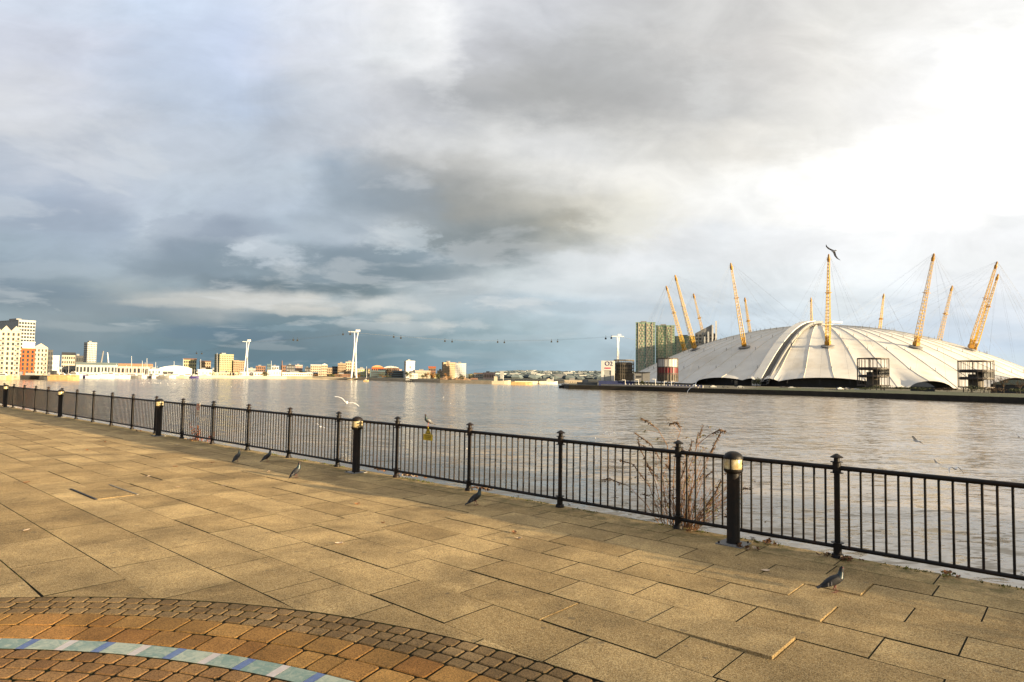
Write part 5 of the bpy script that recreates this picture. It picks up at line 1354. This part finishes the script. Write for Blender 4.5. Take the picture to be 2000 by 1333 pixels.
# leafless tree before the dome
def bare_tree(label, px, yb, yt, Y, base):
    p = W(px, yb, Y); p.z = base; H = W(px, yt, Y).z-base; t = empty('bare_tree', label, 'tree', p)
    tk = MB(); tk.tube([(0,0,0),(0,0,H*.35)], [H*.03,H*.022], 6); tk.build('trunk', M['bark'], t)
    br = MB(); rg_ = random.Random(int(px))
    def grow(p0, d, L, r, lev):
        pts = curve_pts(p0, d, L, 3, Vector((0,0,.1)), rg_); br.tube(pts, [r, r*.8, r*.6, r*.45], 4, False)
        if lev:
            for _ in range(4): 
                q_ = pts[rg_.choice((1,2,3))]; dd = (d+Vector((rg_.uniform(-1,1), rg_.uniform(-1,1), rg_.uniform(-.2,.7)))*.85).normalized(); grow(q_, dd, L*.66, r*.55, lev-1)
    for _ in range(7): grow(Vector((0,0,H*.33)), Vector((rg_.uniform(-1.2,1.2), rg_.uniform(-1,1), .8)).normalized(), H*.33, H*.014, 3)
    br.build('branches', M['twig'], t)
bare_tree('leafless tree with wide brown crown before the right of the dome', 1960, 765, 733, 360, LZR+.8)
bare_tree('small leafless tree at the right edge before the dome', 1992, 768, 738, 350, LZR+.8)

# ================================================================== THE DOME
DAZ = radians(25.1); DC, DR, RM, DH = 786.0, 212.0, 141.5, 64.6
DCx, DCy = DC*sin(DAZ), DC*cos(DAZ); GZ = LZR
dome = empty('dome', 'huge white fabric dome with radial seams across the river', 'dome', (DCx, DCy, GZ), 0)
face = atan2(-DCy, -DCx)       # direction from the centre to the promenade
def opening(px_):              # azimuth round the dome of the rim point seen at bearing px_
    al = DAZ - atan2(px_-1000, F); best = 0
    th_ = 0
    for k in range(40):
        th_ = math.asin(max(-1, min(1, tan(al)*(DC-DR*cos(th_))/DR)))
    return th_
arch = [(opening(1612), 0.185, 6.8), (opening(1408), 0.12, 5.6), (opening(1503), 0.035, 5.5), (opening(1466), .03, 5.5), (opening(1820), .07, 5.5), (opening(1985), .12, 9)]
# angle measured clockwise seen from above gives smaller px to the left
def rim_h(th_):
    h = 1.2
    for c_, w_, a_ in arch:
        d = abs(th_-c_)
        if d < w_: h = max(h, 1.2+a_*(1-(d/w_)**2)**.8 if a_ > 7 else 1.2+a_*(1-(d/w_)**2)**.5)
    return h
def dome_pt(th_, f, sag=0.0):     # f: 0 rim .. 1 crown ; th_ positive = left side as seen
    r = DR*(1-f); hb = DH*(1-(r/DR)**2); h0 = rim_h(th_)
    h = max(hb, h0 + (hb*.0)) if f == 0 else hb
    blend = max(0, 1-f/.16); h = h + h0*blend**1.6 * 1.0 if f > 0 else h0
    a = face - th_
    return Vector((r*cos(a), r*sin(a), h - sag))
NSEC = 60; NR = 14; NS = 6
off = radians(3.0)
for s_ in range(NSEC):
    a0 = off + 2*pi*s_/NSEC
    thm = (a0+pi/NSEC+pi) % (2*pi)-pi
    mb = MB()
    for i in range(NR+1):
        f = 0.965*(i/NR)**1.0
        for j in range(NS+1):
            u = j/NS; th_ = ((a0+2*pi/NSEC*u)+pi) % (2*pi)-pi
            if j == NS and th_ < thm-1: th_ += 2*pi
            if j == 0 and th_ > thm+1: th_ -= 2*pi
            sag = 0.45*(1-abs(2*u-1)**1.4)*(1-f*.6)*(-0.0+1) * min(1, f*6+.15)
            ribb = .55*sin(f*pi*5)**2*(1-abs(2*u-1))
            mb.v.append(tuple(dome_pt(th_, f, sag+ribb*.35)))
    for i in range(NR):
        for j in range(NS): q_ = i*(NS+1)+j; mb.f.append((q_, q_+NS+1, q_+NS+2, q_+1)); mb.mi.append(0)
    mb.build('roof_panel', M['fabric'], dome, True)
    sm = MB(); sm.tube([dome_pt((a0+pi) % (2*pi)-pi, .965*i/NR)+Vector((0,0,.05)) for i in range(NR+1)], .24, 4, False)
    sm.build('seam', M['seam'], dome)
crown_m = MB().lathe([(9,DH*.99-.5),(16,DH-.8),(15,DH+.8),(10,DH+2.0),(4,DH+3.2),(.5,DH+3.4)], 24); crown_m.build('crown_ring', M['white'], dome, True)
gl = MB()
for k in range(120):
    a, b = 2*pi*k/120, 2*pi*(k+1)/120; r_ = DR-14
    gl.quad((r_*cos(a), r_*sin(a), 0), (r_*cos(b), r_*sin(b), 0), (r_*cos(b), r_*sin(b), 6.6), (r_*cos(a), r_*sin(a), 6.6))
gl.build('base_glazing', M['dark'], dome)
nd = MB()
for f in (.12, .30, .47, .66):
    for k in range(NSEC):
        p = dome_pt((off+2*pi*k/NSEC+pi) % (2*pi)-pi, f); nd.tube([p, p+Vector((0,0,2.6))], .22, 4)
nd.build('roof_nodes', M['grey'], dome, kind='stuff')
# roof walkway climbing to the crown
tw_ = opening(1482)
def strip_path(th0, dth, lift, f0=.0, f1=.93, n=24):
    return [dome_pt(th0+dth*(1-i/n)*1.0, f0+(f1-f0)*i/n)+Vector((0,0,lift+1.6*sin(pi*min(1, i/n*1.2))**.5)) for i in range(n+1)]
def ribbon(name, th0, w0, w1, lift, thick, mtl, par, f1=.93):
    mb = MB(); n = 26
    for i in range(n+1):
        f = f1*i/n; c = dome_pt(th0, f); a = face-th0; tang = Vector((-sin(a), cos(a), 0))
        for o_ in (w0, w1): 
            for z in (lift, lift-thick): q_ = c+tang*o_+Vector((0,0,z+1.0*sin(pi*f)**.5)); mb.v.append(tuple(q_))
    for i in range(n):
        b_ = i*4
        for a_, c_ in ((0,2),(2,3),(3,1),(1,0)): mb.f.append((b_+a_, b_+c_, b_+c_+4, b_+a_+4)); mb.mi.append(0)
    return mb.build(name, M[mtl], par)
ribbon('roof_walkway', tw_, 1.8, 6.4, 2.6, 2.6, 'navy' if False else 'dark', dome)
ribbon('walkway_handrail', tw_, 6.5, 8.0, 3.6, 2.4, 'grey', dome)
ribbon('walkway_fabric', tw_, -5.5, 1.6, 4.0, 4.5, 'white', dome)
# low equipment along the crown
MB().box((RM*.1, -8, DH+3.6), (14, 6, 1.6), .3).build('crown_hatch', M['white'], dome)

# ---- masts
MH = 112+ -GZ          # tip height above the ground of the dome
MLc = {}
def mast_mesh():
    L = 100.0; mb = MB()
    def rad(t): return 4.3*(1-.0*t)*( .62+.38*min(1, t/.12) )*(1-.62*max(0, t-.15)/.85)
    n = 26
    cor = []
    for k in range(n+1):
        t = k/n; r_ = rad(t)*.78; z = L*t; cor.append([(r_*cos(pi/4+pi/2*j), r_*sin(pi/4+pi/2*j), z) for j in range(4)])
    for j in range(4): mb.tube([c[j] for c in cor], [.36*(1-.4*k/n) for k in range(n+1)], 5, True)
    for j in range(4):
        mid = [tuple((Vector(c[j])+Vector(c[(j+1) % 4]))*.52) for c in cor]
        mb.tube(mid, [.17*(1-.4*k/n) for k in range(n+1)], 4, False)
    return mb, cor
mbm, cor = mast_mesh()
legs_me = mbm.mesh('chords', M['yellow'])
lt = MB()
for k, c in enumerate(cor):
    for j in range(4): lt.tube([c[j], c[(j+1) % 4]], .20, 4, False)
    if k < len(cor)-1:
        for j in range(4):
            if (k+j) % 2: lt.tube([c[j], cor[k+1][(j+1) % 4]], .13, 3, False)
lat_me = lt.mesh('lattice', M['yellow'])
bm_ = MB()
for k in (0, 1, 2):
    for j in range(4): bm_.tube([cor[k][j], cor[k+1][(j+1) % 4]], .4, 4, False); bm_.tube([cor[k+1][j], cor[k][(j+1) % 4]], .4, 4, False)
bm_.box((0,0,3), (5.5,5.5,4)); base_me = bm_.mesh('mast_foot', M['ochre'])
pl_ = MB(); pl_.lathe([(7.5,-1.2),(7.5,-.4),(5,.2)], 12); plat_me = pl_.mesh('platform', M['grey'])
hd_ = MB(); hd_.lathe([(1.5,99),(1.7,100),(1.9,102.5),(1.3,104),(1.0,107),(.2,108)], 8); head_me = hd_.mesh('mast_head', M['ochre'])
cl_ = MB(); cl_.box((0,0,63), (6.0,6.0,.5)); coll_me = cl_.mesh('service_ring', M['ochre'])
mast_lab = {0:'front yellow mast, centre of the dome, nearest the river',1:'tall yellow mast left of the front one, leaning left',2:'second from left in tip position, tall leaning yellow mast before green flats',3:'leftmost leaning yellow mast',4:'shorter yellow mast third from left',5:'shorter yellow mast half hidden behind the tall left one',6:'far small yellow mast seen just left of the front one',
            7:'far small upright yellow mast right of the front one',8:'far leaning yellow mast on the right between taller ones',9:'rightmost yellow mast of the crossing pair, behind',10:'rightmost yellow mast of the crossing pair, in front',11:'tall yellow mast right of the front one, leaning right'}
RT_ = 163.6
cab_anchor = []
for k in range(12):
    th_ = radians(-3.0)+k*pi/6; a = face-th_
    zb = DH*(1-(RM/DR)**2)+1.0; zt = 110-GZ
    B = Vector((RM*cos(a), RM*sin(a), zb)); T = Vector((RT_*cos(a), RT_*sin(a), zt)); d = T-B; s_ = d.length/108
    mo_ = empty('dome_mast', mast_lab[k], 'mast', Vector((DCx,DCy,GZ))+B, 0, 'yellow masts of the dome', s_)
    mo_.rotation_euler = (d.to_track_quat('Z','Y').to_matrix() @ Matrix.Rotation(a, 3, 'Z')).to_euler()
    for nm, me_ in (('chords',legs_me),('lattice',lat_me),('mast_foot',base_me),('mast_head',head_me),('platform',plat_me),('service_ring',coll_me)): link(nm, me_, mo_)
    cb_ = MB()
    Rinv = mo_.rotation_euler.to_matrix().inverted()
    def loc_(p): return Rinv @ (p-B) / s_
    for da in (-.16,-.05,.05,.16):
        cb_.tube([loc_(T), loc_(Vector((DR*1.02*cos(a+da), DR*1.02*sin(a+da), 3)))], .055, 3, False)
    for r_, da in ((150,.30),(150,-.30),(100,.26),(100,-.26),(60,.3),(60,-.3),(28,0),(190,.2),(190,-.2)):
        hb = DH*(1-(r_/DR)**2)+1.5; cb_.tube([loc_(T), loc_(Vector((r_*cos(a+da), r_*sin(a+da), hb)))], .045, 3, False)
    cb_.build('stay_cables', M['cable'], mo_)

# ---- drum buildings
def drum(label, x0, x1, yt, yb, Y, style, base=None):
    c = W((x0+x1)/2, yb, Y); r_ = (x1-x0)/2/F*Y; top = W((x0+x1)/2, yt, Y).z; c.z = LZR; H = top-LZR
    zb = W((x0+x1)/2, yb, Y).z-LZR
    b = empty('vent_drum', label, 'vent tower', c, 0)
    zb = max(zb, 1.5)
    pm = MB().tube([(0,0,zb),(0,0,H)], .16 if style != 'mesh' else .13, 4).mesh('frame_post', M['mesh' if style == 'mesh' else 'frame'])
    n = 30 if style == 'mesh' else 24
    for k in range(n): link('frame_post', pm, b, (r_*cos(2*pi*k/n), r_*sin(2*pi*k/n), 0))
    for f in ((0,.34,.62,1) if style != 'mesh' else (0,.3,.45,.6,.8,1)):
        z = zb+(H-zb)*f; rg_ = MB(); m_ = 24
        for k in range(m_):
            a, b2 = 2*pi*k/m_, 2*pi*(k+1)/m_
            for ra, rb_, zz0, zz1 in ((r_*1.01, r_*.9, z-.35, z+.35),):
                p = [(ra*cos(a),ra*sin(a)), (ra*cos(b2),ra*sin(b2)), (rb_*cos(b2),rb_*sin(b2)), (rb_*cos(a),rb_*sin(a))]; rg_.prism(p, zz0, zz1)
        rg_.build('ring', M['mesh' if style == 'mesh' else 'frame'], b)
    if style == 'open':
        for f in (.34, .62):
            z = zb+(H-zb)*f; MB().lathe([(r_*.90, z-.9), (r_*.90, z+.9), (r_*.6, z+.9)], 20).build('platform', M['dark'], b)
        MB().lathe([(r_*.42, zb-1), (r_*.42, zb+(H-zb)*.5), (r_*.2, zb+(H-zb)*.5)], 16).build('core', M['mesh'], b)
        MB().box((r_*.45,-r_*.2,zb+(H-zb)*.48), (r_*.7,r_*.8,(H-zb)*.28)).build('machinery', M['dark'], b)
        MB().tube([(-r_*.2,0,zb),(-r_*.2,0,H)], .35, 5).build('riser', M['frame'], b)
    elif style == 'mesh':
        MB().lathe([(r_*.80, zb), (r_*.84, zb+(H-zb)*.86), (r_*.6, zb+(H-zb)*.9)], 20).build('core', M['dark'], b)
        MB().lathe([(r_*.9, zb), (r_*.9, zb+(H-zb)*.36), (r_*.7, zb+(H-zb)*.37)], 20).build('lower_screen', M['mesh'], b)
    else:
        MB().lathe([(r_*.97, zb), (r_*.97, zb+(H-zb)*.30), (r_*.9, zb+(H-zb)*.30)], 24).build('lower_screen', M['mesh'], b)
        MB().lathe([(r_*.98, zb+(H-zb)*.30+.01), (r_*.98, zb+(H-zb)*.64), (r_*.9, zb+(H-zb)*.64)], 24).build('red_banner', M['red'], b)
        MB().lathe([(r_*.93, zb+(H-zb)*.64+.01), (r_*.93, zb+(H-zb)*.98), (r_*.9, zb+(H-zb)*.98)], 24).build('upper_screen', M['white'], b)
        MB().box((0,0,zb+(H-zb)*.82), (r_*.1,r_*2.0,(H-zb)*.34), 1.2).build('mullion', M['grey'], b)
    for k in range(6):
        a = 2*pi*k/6+.3; MB().tube([(r_*.7*cos(a), r_*.7*sin(a), 0), (r_*.7*cos(a), r_*.7*sin(a), zb)], .3, 5).build('leg', M['dark'], b)
    return b
drum('dark mesh drum building beside the white sign building', 1199, 1238, 704, 743, 470, 'mesh')
drum('drum building with white top and dark red band', 1284, 1324, 701, 745, 455, 'banner')
drum('open skeletal drum frame right of centre before the dome', 1678, 1733, 701, 753, 425, 'open')
drum('open skeletal drum frame at the right before the dome', 1877, 1936, 706, 757, 400, 'open')
# sign building
sb_, L1, L2, H = building('tall white building with dark blue O2 sign at the quay tip', 1170, 1200, 705, 455, 'palegrey', base=LZR, xs=1175, th=radians(-12), parapet=False, depth=9, name='sign_building')
MB().box((.9, -.12, H/2), (1.8, .5, H)).build('pier', M['white'], sb_); MB().box((L1-1, -.12, H/2), (2.0, .5, H)).build('pier', M['white'], sb_)
MB().box((L1/2, -.16, H*.80), (L1*.72, .5, H*.38)).build('fascia', M['white'], sb_)
MB().box((L1*.5, -.2, H*.22), (L1*.42, .4, H*.42)).build('entrance_glass', M['palegrey'], sb_)
fg = MB()
def text_obj(s, size, par, loc, mtl, name='lettering'):
    cu = bpy.data.curves.new(name, 'FONT'); cu.body = s; cu.size = size; cu.extrude = .05; cu.align_x = 'CENTER'
    to = bpy.data.objects.new(name, cu); COL.objects.link(to); dg = bpy.context.evaluated_depsgraph_get(); me = bpy.data.meshes.new_from_object(to.evaluated_get(dg)); bpy.data.objects.remove(to)
    me.materials.clear(); me.materials.append(M[mtl]); o = link(name, me, par, loc); o.rotation_euler = (pi/2, 0, 0); return o
text_obj('O2', 4.2, sb_, (L1*.60, -.50, H*.80), 'bluesign')
st_ = MB(); r_ = random.Random(3); x = -2.1
while x < 2.1: ww = r_.uniform(.3,.5); st_.box((x+ww/2, 0, 0), (ww,.12,r_.uniform(.8,1.2))); x += ww+.14
st_.build('sign_strip', M['pinksign'], sb_, loc=(L1*.52, -.48, H*.70))
cbn, L1, L2, H = building('low grey cabin on stilts with a dark sign panel', 1240, 1270, 728, 440, 'grey', base=LZR+3.6, parapet=False, depth=7, name='cabin', cat='cabin')
MB().box((L1*.3,-.1,H*.5),(L1*.3,.2,H*.25)).build('sign_panel', M['dark'], cbn); MB().box((L1*.52,-.08,H*.5),(.15,.2,H*.95)).build('panel_joint', M['dark'], cbn)
MB().box((L1/2,0,H+.15),(L1+.8,3,.35)).build('roof_edge', M['dark'], cbn)
for k in range(5): MB().tube([(L1*(k+.5)/5, 1, 0), (L1*(k+.5)/5, 1, -3.6)], .18, 5).build('stilt', M['dark'], cbn)
building('dark blue hoarding along the quay left of the dome', 1300, 1372, 752, 430, 'navy', base=LZR, cat='hoarding', name='hoarding', depth=1.5, parapet=False)
building('long dark blue hoarding under the mesh drum', 1170, 1240, 744.5, 448, 'navy', base=LZR, cat='hoarding', name='hoarding', depth=1.5, parapet=False)
building('dark fence row before the great arch of the dome', 1372, 1480, 755, 440, 'grey', base=LZR, cat='fence', name='fence', depth=.5, parapet=False)
building('long grey fence before the centre of the dome', 1500, 1680, 760, 432, 'grey', 36, 1, 'dark', base=LZR, cat='fence', name='fence', depth=.5, parapet=False, wf=.5)
building('low white cabins before the middle drum frame', 1668, 1688, 759, 425, 'white', 3, 1, 'palegrey', base=LZR, cat='cabin', name='cabin', depth=3, parapet=False)
building('pale low hut under the centre of the dome', 1565, 1610, 757.5, 436, 'palegrey', 7, 1, 'dark', base=LZR, cat='cabin', name='cabin', depth=4, parapet=False)
building('dark arched shed right of the middle drum frame', 1778, 1826, 756, 430, 'dark', base=LZR, cat='shed', name='shed', roof=('curve', 3.2, 'grey'), depth=12)
building('dark green backed building by the leafless tree', 1934, 2030, 752, 400, 'dark', base=LZR, cat='shed', name='shed', roof=('curve', 3.0, 'roofgreen'), depth=12)
building('narrow dark kiosk below the dome left of the walkway', 1435, 1441, 744, 460, 'dark', base=LZR, cat='kiosk', name='kiosk', depth=2, parapet=False)
# lamps and posts on the quay
def lamp(label, px, yt, yb, Y, arm=-1):
    p = W(px, yb, Y); p.z = LZR+.3; H = W(px, yt, Y).z-p.z
    l = empty('street_lamp', label, 'street lamp', p, 0, 'street lamps on the dome quay')
    MB().tube([(0,0,0),(0,0,H)], .16, 6).build('pole', M['steel'], l); MB().box((arm*1.0,0,H),(2.2,.35,.25)).build('lamp_head', M['white'], l)
lamp('white street lamp below the mesh drum', 1221, 742.5, 756, 430)
lamp('thin street lamp left of the grey cabin on the dark quay', 1247, 742, 757, 430)
lamp('tall street lamp between grey cabin and red banded drum', 1280, 741, 758, 428)
lamp('street lamp under the red banded drum', 1297, 745, 759, 428, 1)
lamp('street lamp right of the red banded drum base', 1311, 745, 759, 426, 1)
for i in range(24):
    f = i/23; px = 1222+f*150; yb = 758.5+f*4.6
    p = Z(px, 763.5+f*4.6-1.0, WZ); p.z = LZR+.3
    o = MB().box((0,0,.75), (.30,.30,1.5)).build('bollard', M['white'], None, loc=p+Vector((0,-1.2,0)))
    tag(o, 'small white bollard in the evenly spaced row on the river wall left of the dome', 'bollard', 'white bollards on the dome quay')
building('dark cabin clutter on the quay tip', 1128, 1168, 748.5, 470, 'grey', 9, 1, 'dark', base=LZR, name='cabin', cat='cabin', depth=5)
building('cream quayside shed behind the quay tip', 1104, 1140, 744.5, 560, 'cream', 8, 1, 'winglass', base=LZL, name='shed', cat='shed')
boat('dark vessel bow at the quay tip', 1108, 758.2, 12, 3.2, 'dark', 'cruiser', 'boat')
# parked cars before the dome, small
for i, (px, mt_) in enumerate(((1392,'grey'),(1418,'dark'),(1446,'palegrey'),(1530,'dark'),(1546,'palegrey'),(1640,'palegrey'),(1655,'grey'),(1975,'white'),(1990,'white'))):
    p = W(px, 762, 425); p.z = LZR+.1
    c = empty('parked_car', ['grey car left under the left arch','dark car under the left arch','pale car right under the left arch','dark car left of the long fence','pale car left part of the long fence','pale car right of the pale hut','grey car beside the white cabins','white van by the dark green shed','white van at the right edge by the shed'][i], 'car', p, rb.uniform(-.3,.3), 'cars parked before the dome')
    MB().prism([(-2.2,-.9),(2.2,-.9),(2.2,.9),(-2.2,.9)], .3, .95).prism([(-1.5,-.8),(1.2,-.8),(1.2,.8),(-1.5,.8)], .95, 1.5, [(-1.0,-.7),(.7,-.7),(.7,.7),(-1.0,.7)]).build('body', M[mt_], c)
    for sx in (-1.3, 1.3):
        for sy in (-.85, .85): MB().tube([(sx,sy-.1,.35),(sx,sy+.1,.35)], .35, 8).build('wheel', M['dark'], c)

# ---- flats behind the dome
def flats(label, x0, x1, yt, Y, nx, ny, xs=None, th=None, fins=True, mt_='greenglass'):
    b, L1, L2, H = building(label, x0, x1, yt, Y, mt_, nx, ny, 'cream', xs=xs, th=th, split=False, wf=.34, hf=.42, base=LZR, depth=22, parapet=True, name='apartment_tower')
    me = MB().box((0,0,0), (L1/nx*.5, .5, 1.8)).mesh('balcony', M['cream'])
    ch = (H-1.2)/ny
    r_ = random.Random(int(x0)); n_ = 0
    gm_ = MB().box((0,0,0), (L1/nx*.34, .2, 1.3)).mesh('window', M['blueglass'])
    for j in range(ny):
        for i in range(nx):
            if i % 3 != 0: link('balcony', me, b, ((i+.5+(.22 if j % 2 else -.22))*L1/nx, -.25, .6+(j+.3)*ch)); n_ += 1
            else: link('window', gm_, b, ((i+.5)*L1/nx, -.12, .6+(j+.6)*ch))
    if fins:
        for i in (1, nx//2+1, nx-1): MB().box((i*L1/nx, -.35, H/2), (.8,.6,H)).build('fin', M['cream'], b)
    return b
flats('tall green clad apartment tower with cream balconies, leftmost of its pair', 1242, 1280, 631, 760, 7, 22)
flats('second green clad apartment tower right of the tallest one', 1281, 1318, 637, 780, 7, 21)
flats('paler green apartment block half hidden by leaning masts', 1317, 1366, 658, 820, 8, 17)
b, L1, L2, H = building('dark tower with slanted top and white fins behind the masts', 1358, 1400, 652, 800, 'grey', 6, 14, 'dark', base=LZR, parapet=False, name='apartment_tower', split=False)
mb = MB(); mb.v += [(0,0,H),(L1*.8,0,H),(L1*.8,0,H+11),(0,L2,H),(L1*.8,L2,H),(L1*.8,L2,H+11)]; mb.f += [(0,1,2),(5,4,3),(1,4,5,2),(0,2,5,3)]; mb.mi += [0]*4; mb.build('slanted_roof', M['grey'], b)
for k, (u, e) in enumerate(((.45,-4),(.62,2),(.82,10),(.98,15))): MB().box((L1*u, -.8, (H+e)/2), (L1*.075, 1.6, H+e)).build('fin', M['white'], b)
building('small dark twin block above the dome edge right of the finned tower', 1409, 1419, 663, 900, 'grey', 3, 14, 'dark', base=LZR, parapet=False)
building('second small dark twin block just right of the other', 1419, 1428, 664, 900, 'palegrey', 3, 14, 'dark', base=LZR, parapet=False)

print('cobbles', counts, 'objects', len(bpy.data.objects))
